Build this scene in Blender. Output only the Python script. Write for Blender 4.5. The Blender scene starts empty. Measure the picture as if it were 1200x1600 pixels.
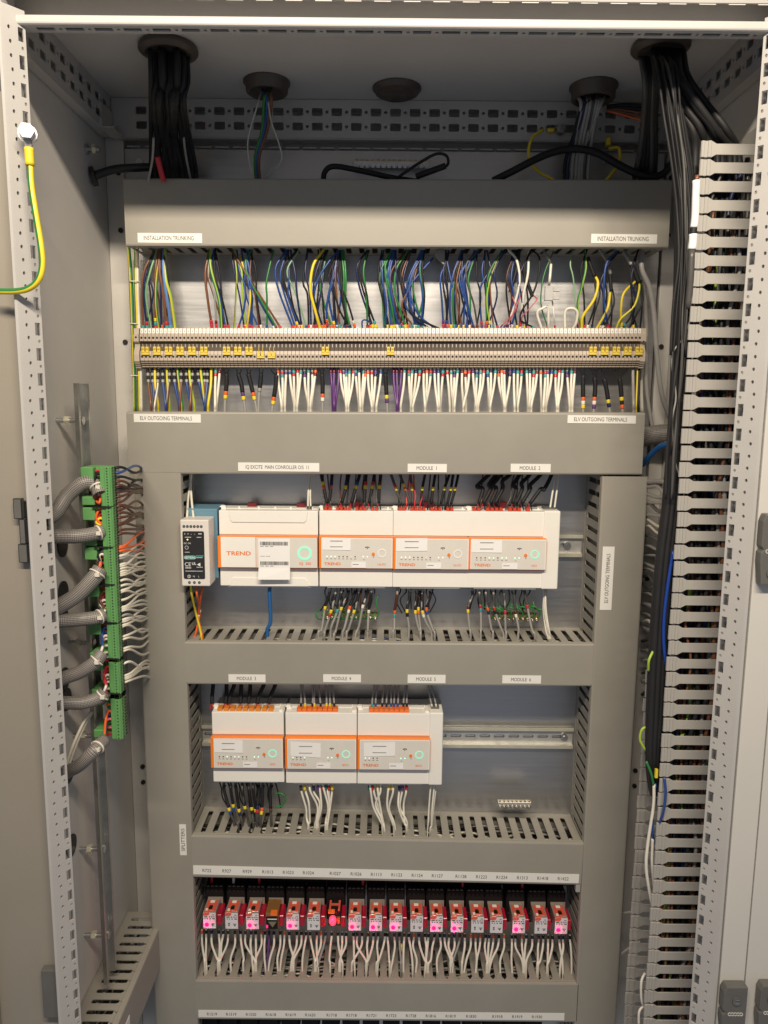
import bpy, bmesh, math, random
from mathutils import Vector, Matrix
from mathutils.geometry import tessellate_polygon
random.seed(7)
S = bpy.context.scene
COL = S.collection

# ------------------------------------------------------------ camera, world, lamp, exposure
RIGHT = Vector((0.999964261, -0.000231804, 0.008451226))
DOWN = Vector((0.00832734, -0.14565475, -0.98930043))
FWD = Vector((0.00146028, 0.98933545, -0.14564761))
CAM = Vector((-0.011247, -1.29, 0.204999))
FPX = 1174.28
cd = bpy.data.cameras.new('camera')
co = bpy.data.objects.new('camera', cd); COL.objects.link(co)
cd.sensor_fit = 'VERTICAL'; cd.sensor_height = 24.0; cd.lens = 24.0 * FPX / 1600.0
cd.clip_start = 0.01; cd.clip_end = 50
R3 = Matrix((RIGHT, -DOWN, -FWD)).transposed()
co.matrix_world = Matrix.Translation(CAM) @ R3.to_4x4()
S.camera = co

W = bpy.data.worlds.new('World'); S.world = W; W.use_nodes = True
bg = W.node_tree.nodes['Background']
bg.inputs[0].default_value = (0.84, 0.89, 1.0, 1); bg.inputs[1].default_value = 0.235

ld = bpy.data.lights.new('ceiling_batten', 'AREA'); ld.shape = 'RECTANGLE'
ld.size = 1.30; ld.size_y = 0.085; ld.energy = 50.5; ld.color = (1.0, 0.86, 0.675)
lo = bpy.data.objects.new('ceiling_batten', ld); COL.objects.link(lo)
lo.location = (-0.02, -1.55, 1.22)
lo.rotation_euler = (Vector((0, 0, 0.66)) - lo.location).to_track_quat('-Z', 'Y').to_euler()
lo.visible_glossy = True

S.view_settings.view_transform = 'Standard'; S.view_settings.look = 'None'
S.view_settings.exposure = 0.0; S.view_settings.gamma = 1.0
S.render.engine = 'CYCLES'
S.cycles.max_bounces = 6; S.cycles.diffuse_bounces = 3; S.cycles.glossy_bounces = 3

# ------------------------------------------------------------ measuring the photograph: pixel + known plane -> point
def ray(px, py): return RIGHT * ((px - 600) / FPX) + DOWN * ((py - 800) / FPX) + FWD
def at(px, py, Y):
    d = ray(px, py); return CAM + d * ((Y - CAM.y) / d.y)
def atx(px, py, X):
    d = ray(px, py); return CAM + d * ((X - CAM.x) / d.x)
def atz(px, py, Z):
    d = ray(px, py); return CAM + d * ((Z - CAM.z) / d.z)

# ------------------------------------------------------------ materials
MATS = {}
def mat(name, col, rough=0.5, metal=0.0, var=0.06, nscale=14.0, bump=0.0, bscale=400.0, emit=None, estr=0.0,
        spec=0.5, trans=0.0, coat=0.0, stretch=None, alpha=1.0):
    m = bpy.data.materials.new(name); m.use_nodes = True; MATS[name] = m
    nt = m.node_tree; b = nt.nodes['Principled BSDF']
    b.inputs['Base Color'].default_value = (*col, 1); b.inputs['Roughness'].default_value = rough
    b.inputs['Metallic'].default_value = metal; b.inputs['Specular IOR Level'].default_value = spec
    b.inputs['Transmission Weight'].default_value = trans; b.inputs['Coat Weight'].default_value = coat
    b.inputs['Alpha'].default_value = alpha
    if emit:
        b.inputs['Emission Color'].default_value = (*emit, 1); b.inputs['Emission Strength'].default_value = estr
    if var > 0 or bump > 0:
        tc = nt.nodes.new('ShaderNodeTexCoord'); mp = nt.nodes.new('ShaderNodeMapping')
        nt.links.new(tc.outputs['Object'], mp.inputs['Vector'])
        if stretch: mp.inputs['Scale'].default_value = stretch
    if var > 0:
        n = nt.nodes.new('ShaderNodeTexNoise'); n.inputs['Scale'].default_value = nscale; n.inputs['Detail'].default_value = 6
        n.inputs['Roughness'].default_value = 0.65
        nt.links.new(mp.outputs[0], n.inputs['Vector'])
        r = nt.nodes.new('ShaderNodeMapRange'); r.inputs['From Min'].default_value = 0.25; r.inputs['From Max'].default_value = 0.75
        r.inputs['To Min'].default_value = 1 - var; r.inputs['To Max'].default_value = 1 + var
        nt.links.new(n.outputs['Fac'], r.inputs['Value'])
        mx = nt.nodes.new('ShaderNodeVectorMath'); mx.operation = 'SCALE'; mx.inputs[0].default_value = col
        nt.links.new(r.outputs[0], mx.inputs['Scale']); nt.links.new(mx.outputs[0], b.inputs['Base Color'])
        r2 = nt.nodes.new('ShaderNodeMapRange'); r2.inputs['From Min'].default_value = 0.25; r2.inputs['From Max'].default_value = 0.75
        r2.inputs['To Min'].default_value = max(0.02, rough - 0.07); r2.inputs['To Max'].default_value = min(1, rough + 0.07)
        nt.links.new(n.outputs['Fac'], r2.inputs['Value']); nt.links.new(r2.outputs[0], b.inputs['Roughness'])
    if bump > 0:
        n2 = nt.nodes.new('ShaderNodeTexNoise'); n2.inputs['Scale'].default_value = bscale; n2.inputs['Detail'].default_value = 3
        nt.links.new(mp.outputs[0], n2.inputs['Vector'])
        bp = nt.nodes.new('ShaderNodeBump'); bp.inputs['Strength'].default_value = bump; bp.inputs['Distance'].default_value = 0.0006
        nt.links.new(n2.outputs['Fac'], bp.inputs['Height']); nt.links.new(bp.outputs[0], b.inputs['Normal'])
    return m
mat('cabinet_paint', (0.60, 0.58, 0.55), 0.5, bump=0.35, bscale=900, var=0.05, nscale=6)
mat('frame_paint', (0.47, 0.458, 0.445), 0.42, bump=0.3, bscale=1100, var=0.04)
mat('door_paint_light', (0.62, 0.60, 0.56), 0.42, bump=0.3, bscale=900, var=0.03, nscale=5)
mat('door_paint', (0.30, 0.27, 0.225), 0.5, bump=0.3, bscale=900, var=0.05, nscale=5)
mat('trunk_pvc', (0.315, 0.298, 0.26), 0.45, var=0.065, nscale=7, bump=0.10, bscale=180)
mat('trunk_pvc_light', (0.40, 0.385, 0.36), 0.42, var=0.04, nscale=11)
mat('galvanised', (0.54, 0.54, 0.55), 0.39, metal=0.95, var=0.07, nscale=9, stretch=(1, 1, 22), bump=0.05, bscale=120)
mat('zinc', (0.66, 0.65, 0.61), 0.36, metal=0.7, var=0.10, nscale=60)
mat('zinc_yellow', (0.76, 0.73, 0.58), 0.36, metal=0.6, var=0.08, nscale=50)
mat('rail_steel', (0.50, 0.50, 0.47), 0.34, metal=0.92, var=0.14, nscale=40)
mat('steel', (0.52, 0.52, 0.52), 0.30, metal=0.9, var=0.08, nscale=80)
mat('brass', (0.62, 0.50, 0.27), 0.3, metal=1.0, var=0.12, nscale=80)
mat('module_white', (0.86, 0.84, 0.79), 0.40, var=0.02, nscale=20, bump=0.05, bscale=600)
mat('module_face', (0.72, 0.69, 0.64), 0.42, var=0.025, nscale=30)
mat('module_orange', (0.90, 0.235, 0.02), 0.38, var=0.03)
mat('print_orange', (0.85, 0.20, 0.03), 0.5, var=0.0)
mat('print_black', (0.03, 0.03, 0.032), 0.6, var=0.0)
mat('print_grey', (0.28, 0.27, 0.26), 0.6, var=0.0)
mat('print_white', (0.78, 0.78, 0.78), 0.5, var=0.0)
mat('label_white', (0.82, 0.81, 0.77), 0.45, var=0.015)
mat('paper', (0.88, 0.87, 0.86), 0.5, var=0.02)
mat('ring_on', (0.30, 0.62, 0.48), 0.4, var=0, emit=(0.30, 1.0, 0.66), estr=0.42)
mat('ring_off', (0.86, 0.84, 0.80), 0.35, var=0)
mat('led_green', (0.3, 0.7, 0.4), 0.4, var=0, emit=(0.55, 1.0, 0.75), estr=0.9)
mat('led_white', (0.8, 0.85, 0.8), 0.4, var=0, emit=(0.85, 1.0, 0.9), estr=0.5)
mat('led_red', (0.8, 0.1, 0.1), 0.4, var=0, emit=(1.0, 0.12, 0.1), estr=1.0)
mat('led_yellow', (0.9, 0.8, 0.2), 0.4, var=0, emit=(1.0, 0.85, 0.15), estr=1.2)
mat('led_pink', (0.45, 0.02, 0.12), 0.4, var=0, emit=(1.0, 0.015, 0.22), estr=1.1)
mat('led_hot', (0.5, 0.02, 0.03), 0.4, var=0, emit=(1.0, 0.03, 0.06), estr=3.2)
mat('psu_black', (0.022, 0.022, 0.025), 0.4, var=0.05)
mat('psu_blue', (0.13, 0.27, 0.37), 0.45, var=0.05)
mat('psu_white', (0.74, 0.70, 0.66), 0.42, var=0.02)
mat('teal', (0.05, 0.34, 0.34), 0.45, var=0.0)
mat('terminal_beige', (0.52, 0.44, 0.365), 0.45, var=0.05, nscale=60)
mat('terminal_recess_shade', (0.10, 0.075, 0.06), 0.6, var=0.05)
mat('hole_dark', (0.018, 0.016, 0.015), 0.7, var=0.0)
mat('jumper_yellow', (0.80, 0.60, 0.085), 0.4, var=0.05, nscale=80)
mat('jumper_dark', (0.30, 0.20, 0.03), 0.5, var=0.0)  # darker yellow for the prongs of the low jumpers
mat('green_pcb', (0.125, 0.33, 0.11), 0.42, var=0.06, nscale=50)
mat('rubber', (0.085, 0.068, 0.056), 0.45, var=0.12, nscale=40)
mat('black_plastic', (0.02, 0.02, 0.021), 0.42, var=0.1, nscale=50)
mat('dark_grey_plastic', (0.125, 0.122, 0.115), 0.4, var=0.08, nscale=40)
mat('socket_black', (0.012, 0.010, 0.010), 0.6, var=0.1, nscale=60, spec=0.2)
mat('smoke_red_glow', (0.20, 0.008, 0.02), 0.22, var=0.0, emit=(1.0, 0.01, 0.06), estr=0.11)  # smoked red plastic, red glow between the relays put in as faint emission
mat('relay_red', (0.74, 0.12, 0.075), 0.22, var=0.06, nscale=120, coat=0.6)
mat('relay_case', (0.46, 0.40, 0.34), 0.12, var=0.06, nscale=60, coat=0.8, trans=0.35)
mat('relay_label', (0.72, 0.72, 0.74), 0.45, var=0.03, nscale=90)
mat('relay_brown', (0.23, 0.115, 0.035), 0.2, var=0.15, nscale=60, coat=0.6)
mat('connector_red', (0.56, 0.06, 0.025), 0.4, var=0.06, nscale=90)
mat('connector_orange', (0.86, 0.19, 0.03), 0.4, var=0.05, nscale=90)
mat('connector_amber', (0.72, 0.25, 0.03), 0.35, var=0.08, nscale=90)
mat('maroon', (0.16, 0.012, 0.02), 0.35, var=0.05)
mat('braid_dark', (0.20, 0.185, 0.175), 0.45, var=0.05)
mat('clear_plastic', (0.72, 0.71, 0.69), 0.12, var=0.03, trans=0.35, coat=0.5)
mat('hose', (0.23, 0.21, 0.20), 0.5, var=0.05)
mat('nylon', (0.75, 0.71, 0.62), 0.4, var=0.04)
WC = dict(white=(0.78, 0.75, 0.66), cream=(0.74, 0.70, 0.58), blue=(0.022, 0.07, 0.27), skyblue=(0.10, 0.235, 0.55), navy=(0.014, 0.022, 0.085),
          black=(0.014, 0.014, 0.016), brown=(0.19, 0.075, 0.035), darkbrown=(0.095, 0.032, 0.016), green=(0.03, 0.20, 0.05), grey=(0.33, 0.32, 0.305),
          yellow=(0.82, 0.64, 0.035), purple=(0.13, 0.045, 0.21), pink=(0.55, 0.12, 0.15), orange=(0.80, 0.135, 0.03), red=(0.55, 0.03, 0.045),
          teal=(0.01, 0.17, 0.14), darkgrey=(0.075, 0.073, 0.07), deepblue=(0.012, 0.05, 0.30), palegreen=(0.25, 0.42, 0.25), lime=(0.36, 0.52, 0.06),
          coax=(0.018, 0.018, 0.02), silver=(0.5, 0.49, 0.45), netblue=(0.02, 0.115, 0.33))
for k, c in WC.items(): mat('wire_' + k, c, 0.36 if k not in ('black', 'coax') else 0.55, var=0.07, nscale=40, spec=.5 if k not in ('black', 'coax') else .35)
def braid(name):
    m = MATS[name]; nt = m.node_tree; b = nt.nodes['Principled BSDF']
    tc = nt.nodes.new('ShaderNodeTexCoord'); v = nt.nodes.new('ShaderNodeTexChecker'); v.inputs['Scale'].default_value = 1.0
    uv = nt.nodes.new('ShaderNodeUVMap')
    nt.links.new(uv.outputs[0], v.inputs['Vector'])
    v.inputs['Color1'].default_value = (0.33, 0.305, 0.285, 1); v.inputs['Color2'].default_value = (0.075, 0.068, 0.064, 1)
    nt.links.new(v.outputs['Color'], b.inputs['Base Color'])
braid('hose')

# ------------------------------------------------------------ mesh builder
def catmull(pts, sub=6):
    P = [Vector(p) for p in pts]
    if len(P) < 3: return [P[0].lerp(P[-1], i / 3) for i in range(4)]
    out = []
    Q = [P[0] * 2 - P[1]] + P + [P[-1] * 2 - P[-2]]
    for i in range(1, len(Q) - 2):
        p0, p1, p2, p3 = Q[i-1], Q[i], Q[i+1], Q[i+2]
        for k in range(sub):
            t = k / sub
            out.append(0.5 * ((2*p1) + (p2-p0)*t + (2*p0-5*p1+4*p2-p3)*t*t + (3*p1-p0-3*p2+p3)*t*t*t))
    out.append(P[-1]); return out
WORLD = {}          # object -> world position of its origin
class MB:
    def __init__(s): s.v = []; s.f = []; s.m = []; s.s = []; s.uv = {}
    def add(s, vs, fs, m, smooth=False):
        o = len(s.v); s.v += [Vector(p) for p in vs]
        for f in fs: s.f.append([i + o for i in f]); s.m.append(m); s.s.append(smooth)
        return s
    def box(s, x0, x1, y0, y1, z0, z1, m):
        return s.add([(x0,y0,z0),(x1,y0,z0),(x1,y1,z0),(x0,y1,z0),(x0,y0,z1),(x1,y0,z1),(x1,y1,z1),(x0,y1,z1)],
              [(0,1,5,4),(1,2,6,5),(2,3,7,6),(3,0,4,7),(4,5,6,7),(3,2,1,0)], m)
    def prism(s, loop, a0, a1, F, m, smooth=False):   # loop in 2D, extruded along a
        n = len(loop); vs = [F(p[0], p[1], a0) for p in loop] + [F(p[0], p[1], a1) for p in loop]
        fs = [(i, (i+1) % n, n+(i+1) % n, n+i) for i in range(n)]
        s.add(vs, fs, m, smooth)
        s.add(vs[:n], [tuple(range(n))[::-1]], m); s.add(vs[n:], [tuple(range(n))], m)
        return s
    def plate(s, outer, holes, F, th, m, medge=None):
        loops = [outer] + holes
        V3 = [[Vector((p[0], p[1], 0)) for p in l] for l in loops]
        tris = tessellate_polygon(V3)
        flat = [p for l in loops for p in l]
        n = len(flat)
        s.add([F(p[0], p[1], 0) for p in flat], [tuple(t) for t in tris], m)
        s.add([F(p[0], p[1], th) for p in flat], [tuple(t)[::-1] for t in tris], m)
        o = 0; vs = [F(p[0], p[1], 0) for p in flat] + [F(p[0], p[1], th) for p in flat]; fs = []
        for l in loops:
            k = len(l)
            for i in range(k): fs.append((o+i, o+(i+1) % k, n+o+(i+1) % k, n+o+i))
            o += k
        s.add(vs, fs, medge or m)
        return s
    def tube(s, pts, r, m, n=8, sub=6, m2=None, cap=True, taper=None, uv=False):
        C = catmull(pts, sub); N = len(C)
        T = [(C[min(i+1, N-1)] - C[max(i-1, 0)]).normalized() for i in range(N)]
        a = Vector((0, -1, 0)); 
        if abs(T[0].dot(a)) > 0.9: a = Vector((1, 0, 0))
        nrm = (a - T[0]*a.dot(T[0])).normalized()
        rings = []; L = 0.0
        o = len(s.v)
        for i in range(N):
            nrm = (nrm - T[i]*nrm.dot(T[i])).normalized(); bn = T[i].cross(nrm)
            rr = r * (taper(i/(N-1)) if taper else 1)
            for k in range(n):
                q = 2*math.pi*k/n
                s.v.append(C[i] + (nrm*math.cos(q) + bn*math.sin(q))*rr)
        lens = [0]
        for i in range(1, N): lens.append(lens[-1] + (C[i]-C[i-1]).length)
        for i in range(N-1):
            for k in range(n):
                if uv:
                    u0, u1 = k*uv[0]/n, (k+1)*uv[0]/n; v0, v1 = lens[i]*uv[1], lens[i+1]*uv[1]
                    s.uv[len(s.f)] = [(u0+v0, v0-u0), (u1+v0, v0-u1), (u1+v1, v1-u1), (u0+v1, v1-u0)]
                s.f.append([o+i*n+k, o+i*n+(k+1) % n, o+(i+1)*n+(k+1) % n, o+(i+1)*n+k]); s.s.append(True)
                s.m.append(m2 if (m2 and (k*8)//n in (0, 1, 2)) else m)
        if cap:
            s.f.append([o+k for k in range(n)][::-1]); s.m.append(m); s.s.append(False)
            s.f.append([o+(N-1)*n+k for k in range(n)]); s.m.append(m); s.s.append(False)
        return s
    def cyl(s, p0, p1, r, m, n=12, r1=None):
        p0, p1 = Vector(p0), Vector(p1); t = (p1-p0).normalized()
        a = Vector((0,0,1)) if abs(t.z) < 0.9 else Vector((1,0,0))
        u = t.cross(a).normalized(); w = t.cross(u); r1 = r if r1 is None else r1
        vs = [p0 + (u*math.cos(2*math.pi*k/n)+w*math.sin(2*math.pi*k/n))*r for k in range(n)] + \
             [p1 + (u*math.cos(2*math.pi*k/n)+w*math.sin(2*math.pi*k/n))*r1 for k in range(n)]
        s.add(vs, [(k, (k+1) % n, n+(k+1) % n, n+k) for k in range(n)], m, n > 6)
        s.add(vs[:n], [tuple(range(n))[::-1]], m); s.add(vs[n:], [tuple(range(n))], m)
        return s
    def ring(s, c, r0, r1, y0, y1, m, n=28):   # annulus in the xz plane, thickness y0..y1
        cx, cz = c; vs = []; y0, y1 = min(y0, y1), max(y0, y1)
        for r, y in ((r0, y1), (r0, y0), (r1, y0), (r1, y1)):
            vs += [(cx + r*math.cos(2*math.pi*k/n), y, cz + r*math.sin(2*math.pi*k/n)) for k in range(n)]
        fs = [(j*n+k, j*n+(k+1) % n, (j+1)*n+(k+1) % n, (j+1)*n+k) for j in range(3) for k in range(n)]
        return s.add(vs, fs, m)
    def text(s, txt, org, size, m, U=Vector((1,0,0)), V=Vector((0,0,1)), xs=1.0, lift=0.0, bold=0.0, align='CENTER'):
        vs, fs = text_geo(txt, bold); 
        if not vs: return s
        w = max(v[0] for v in vs)
        off = {'CENTER': -w/2, 'LEFT': 0.0, 'RIGHT': -w}[align]
        o = Vector(org); nrm = U.cross(V)
        return s.add([o + U*((v[0]+off)*size*xs) + V*((v[1]-0.35)*size) + nrm*lift for v in vs], fs, m)
    def build(s, name, parent=None, base=None, bevel=0.0, seg=2, label=None, cat=None, group=None, kind=None):
        me = bpy.data.meshes.new(name)
        if parent is not None: org = WORLD[parent]
        elif base is not None: org = Vector(base)
        else:
            xs = [v.x for v in s.v]; ys = [v.y for v in s.v]; zs = [v.z for v in s.v]
            org = Vector(((min(xs)+max(xs))/2, (min(ys)+max(ys))/2, min(zs)))
        me.from_pydata([tuple(v - org) for v in s.v], [], s.f)
        names = []
        for m in s.m:
            if m not in names: names.append(m)
        for nm in names: me.materials.append(MATS[nm])
        ix = {nm: i for i, nm in enumerate(names)}
        me.polygons.foreach_set('material_index', [ix[m] for m in s.m])
        me.polygons.foreach_set('use_smooth', s.s)
        if s.uv:
            ul = me.uv_layers.new(name='UVMap')
            for p in me.polygons:
                q = s.uv.get(p.index)
                if q:
                    for j, li in enumerate(p.loop_indices): ul.data[li].uv = q[j]
        me.validate(); me.update()
        if bevel:
            bm = bmesh.new(); bm.from_mesh(me)
            bmesh.ops.remove_doubles(bm, verts=bm.verts, dist=1e-6)
            bmesh.ops.recalc_face_normals(bm, faces=bm.faces)
            es = [e for e in bm.edges if len(e.link_faces) == 2 and e.calc_face_angle(0) > 0.6]
            bmesh.ops.bevel(bm, geom=es, offset=bevel, segments=seg, affect='EDGES', clamp_overlap=True, profile=0.6)
            bm.to_mesh(me); bm.free()
        o = bpy.data.objects.new(name, me); COL.objects.link(o)
        if parent is not None: o.parent = parent; WORLD[o] = org
        else: o.location = org; WORLD[o] = org
        return tag(o, label, cat, group, kind)
def tag(o, label=None, cat=None, group=None, kind=None):
    if label: o['label'] = label
    if cat: o['category'] = cat
    if group: o['group'] = group
    if kind: o['kind'] = kind
    return o
def thing(name, base, label, cat, group=None):
    o = bpy.data.objects.new(name, None); COL.objects.link(o); o.location = base; WORLD[o] = Vector(base)
    o.empty_display_size = 0.02
    return tag(o, label, cat, group)
def copy_child(src, parent):
    c = src.copy(); COL.objects.link(c); c.parent = parent; WORLD[c] = WORLD[parent].copy(); return c
TXT = {}
def text_geo(txt, bold=0.0):
    k = (txt, bold)
    if k not in TXT:
        cu = bpy.data.curves.new('t', 'FONT'); cu.body = txt; cu.size = 1.0; cu.resolution_u = 3; cu.fill_mode = 'FRONT'; cu.offset = bold
        ob = bpy.data.objects.new('t', cu); COL.objects.link(ob)
        bpy.context.view_layer.update()
        me = bpy.data.meshes.new_from_object(ob.evaluated_get(bpy.context.evaluated_depsgraph_get()))
        TXT[k] = ([tuple(v.co) for v in me.vertices], [tuple(p.vertices) for p in me.polygons])
        bpy.data.objects.remove(ob); bpy.data.curves.remove(cu); bpy.data.meshes.remove(me)
    return TXT[k]
_o1 = ['', 'first', 'second', 'third', 'fourth', 'fifth', 'sixth', 'seventh', 'eighth', 'ninth', 'tenth', 'eleventh', 'twelfth', 'thirteenth',
       'fourteenth', 'fifteenth', 'sixteenth', 'seventeenth', 'eighteenth', 'nineteenth']
_t = ['', '', 'twenty', 'thirty', 'forty', 'fifty', 'sixty', 'seventy', 'eighty', 'ninety']
def ordw(n):
    if n >= 100: return 'hundredth' if n == 100 else 'hundred-and-' + ordw(n-100)
    if n < 20: return _o1[n]
    return (_t[n//10][:-1] + 'ieth') if n % 10 == 0 else _t[n//10] + '-' + _o1[n % 10]
def circle(cx, cy, r, n=8, ry=None): return [(cx + r*math.cos(2*math.pi*(k+.5)/n), cy + (ry or r)*math.sin(2*math.pi*(k+.5)/n)) for k in range(n)]
def rrect(x0, x1, y0, y1, r, n=3):
    out = []
    for cx, cy, a in ((x1-r, y1-r, 0), (x0+r, y1-r, 90), (x0+r, y0+r, 180), (x1-r, y0+r, 270)):
        for k in range(n+1):
            q = math.radians(a + 90*k/n); out.append((cx + r*math.cos(q), cy + r*math.sin(q)))
    return out
def rect(x0, x1, y0, y1): return [(x0,y0),(x1,y0),(x1,y1),(x0,y1)]

# ============================================================ THE CABINET
XW = -0.468; XR = 0.470; YF = -0.36; ZC = 0.68; ZB = -1.0
LBO = at(45, 850, -.372).x; LBI = at(53, 850, -.372).x; LIN = at(85, 850, -.352).x
RBO = at(1178, 850, -.372).x; RBI = at(1169, 850, -.372).x; RIN = at(1133, 850, -.352).x
cab = thing('electrical_cabinet', (0, -0.15, ZB), 'open light grey steel control cabinet with perforated frame and mounting plate', 'cabinet')
MB().box(XW-.002, XW, -.345, .03, ZB, .70, 'cabinet_paint').build('side_panel', cab)
MB().box(XR, XR+.002, -.345, .03, ZB, .70, 'cabinet_paint').build('side_panel', cab)
MB().box(XW-.002, XR+.002, .045, .047, ZB, .70, 'cabinet_paint').build('back_panel', cab)
for sx, a, b in ((1, XW, -.4375), (1, .447, XR)):
    m = MB(); m.box(a+.0003, b, .004, .0445, ZB, .70, 'cabinet_paint'); m.build('rear_post', cab, bevel=.002)
m = MB()
for zz in (.57, .48, .30, -.46, -.49, -.1):
    for x in (-.447, .455): m.cyl((x, .0035, zz), (x, .0012, zz), .0042, 'hole_dark', 10)
m.build('rivet_holes', cab)
# roof panel with five openings hidden by the glands
MB().box(XW, XR, -.345, .045, ZC, ZC+.002, 'cabinet_paint').build('roof_panel', cab)
# mounting plate
MB().box(-.4348, .441, 0, .0025, ZB, .606, 'galvanised').build('mounting_plate', cab)
m = MB()
for x, z in ((-.41, .585), (.42, .585)): MB().cyl((x, 0, z), (x, -.006, z), .006, 'zinc', 6).build('plate_bolt', cab)
# rear top rail: two rows of square holes
holes = []; zr0, zr1 = .6215, .6785
x = -.402
while x < .42:
    for zz in (.6385, .6605): holes.append(rrect(x-.0085, x+.0085, zz-.006, zz+.006, .0015, 1)); 
    for zz in (.6385, .6605): holes.append(circle(x+.0155, zz, .0028, 6))
    x += .0312
m = MB().plate(rect(-.449, .452, zr0, zr1), holes, lambda u, v, w: (u, -.012+w, v), .002, 'frame_paint')
m.box(-.449, .452, -.01, .003, zr0-.0018, zr0, 'frame_paint'); m.box(-.449, .452, -.01, .003, zr1, zr1+.0014, 'frame_paint')
m.build('rear_rail', cab)
m = MB()
x = -.43
while x < .43: m.box(x, x+.022, -.002, 0.004, .6085, .6105, 'frame_paint'); x += .0285
m.build('plate_edge_clip', cab)
# side top rails
for X, sgn in ((-.450, 1), (.452, -1)):
    holes = []; y = -.318
    while y < -.02:
        for zz in (.6385, .6605): holes.append(rect(y-.0085, y+.0085, zz-.006, zz+.006)); holes.append(circle(y+.0155, zz, .0026, 6))
        y += .0312
    m = MB().plate(rect(-.338, -.012, .6215, .6795), holes, lambda u, v, w: (X - sgn*w, u, v), .002, 'frame_paint')
    m.box(min(X-sgn*.016, X), max(X-sgn*.016, X), -.338, -.012, .6195, .6213, 'frame_paint')
    m.build('side_rail', cab)
    m = MB(); m.box(min(X, X+sgn*.020), max(X, X+sgn*.020), -.062, -.014, .6175, .6195, 'zinc'); m.box(min(X, X+sgn*.003), max(X, X+sgn*.003), -.062, -.014, .6195, .655, 'zinc')
    m.cyl((X+sgn*.010, -.035, .6195), (X+sgn*.010, -.035, .628), .006, 'steel', 6); m.build('corner_bracket', cab)
# front top rail: bright rounded edge, slotted underside, recess above, notched lip
prof = [(-.360, .6305), (-.3595, .629), (-.358, .628), (-.356, .628), (-.356, .6385), (-.358, .6385), (-.3595, .6375), (-.360, .636)]
MB().prism(prof, LIN-.012, RBO, lambda a, b, t: (t, a, b), 'frame_paint').build('front_rail_edge', cab)
holes = []; x = LIN + .022
while x < RIN - .01:
    holes.append(rect(x-.0105, x+.0105, -.3515, -.3445)); holes.append(circle(x+.0172, -.348, .0024, 6)); x += .0335
m = MB().plate(rect(LIN-.012, RBO, -.356, -.339), holes, lambda u, v, w: (u, v, .628+w), .0018, 'frame_paint')
m.box(LIN-.012, RBO, -.341, -.339, .6298, .6370, 'frame_paint'); m.box(LIN-.012, RBO, -.3559, -.3212, .6371, .6384, 'frame_paint'); m.build('front_rail_underside', cab)  # last box: hidden plate added to keep light out of the slots
MB().box(LBO, RBO, -.3415, -.3395, .6765, .70, 'cabinet_paint').box(LBO, RBO, -.3225, -.3210, .6388, .6795, 'cabinet_paint').build('front_rail_recess', cab)
m = MB().prism([(-.3645, .6545), (-.362, .6545), (-.368, .70), (-.390, .70)], LBO-.02, RBO+.02, lambda a, b, t: (t, a, b), 'cabinet_paint'); x = LIN
while x < RBO: m.box(x, x+.019, -.3634, -.3622, .6532, .6545, 'cabinet_paint'); x += .0335
m.build('front_rail_lip', cab)
# front posts: bright outer band, angled face with slots and holes
def post(xo, xi, xin, sgn):
    p0 = Vector((xi, -.372)); p1 = Vector((xin, -.352)); Lw = (p1-p0).length; d = (p1-p0)/Lw; nn = Vector((-d.y, d.x)) * sgn
    F = lambda u, v, w: (p0.x + d.x*u + nn.x*w, p0.y + d.y*u + nn.y*w, v)
    m = MB(); pat = [.26, .30, .34, .28, .33, .36, .24, .30]
    z = .618; k = 0
    m.plate(rect(0, Lw, z+.011, .645), [], F, .0022, 'frame_paint')
    while z > ZB + .02:
        holes = [rect(Lw*.66, Lw*.90, z-.0075, z+.0075), circle(Lw*.83, z-.0145, Lw*.06, 8, .0021),
                 circle(Lw*pat[k % 8], z+.004, Lw*.062, 8, .0023), circle(Lw*pat[(k*3+1) % 8], z-.0108, Lw*.062, 8, .0023)]
        m.plate(rect(0, Lw, z-.019, z+.011), holes, F, .0022, 'frame_paint'); z -= .030; k += 1
    m.build('post_face', cab)
    # outer rounded band and a backing plate added so the slots look dark
    a, b = (xo, xi)
    lp = [(xi, -.372), (xi + (xo-xi)*.25, -.3738), (xi + (xo-xi)*.75, -.3738), (xo, -.3715), (xo - sgn*.0012, -.366), (xo - sgn*.0012, -.340), (xi, -.340), (xi, -.3705)]
    MB().prism(lp, ZB, .70, lambda u, v, t: (u, v, t), 'frame_paint', False).build('post_edge', cab)
    xb = xin - sgn*.010
    MB().box(min(xi+sgn*.004, xb), max(xi+sgn*.004, xb), -.3375, -.3355, ZB, .62, 'cabinet_paint').build('added_slot_backing', cab)
post(LBO, LBI, LIN, 1); post(RBO, RBI, RIN, -1)
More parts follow.
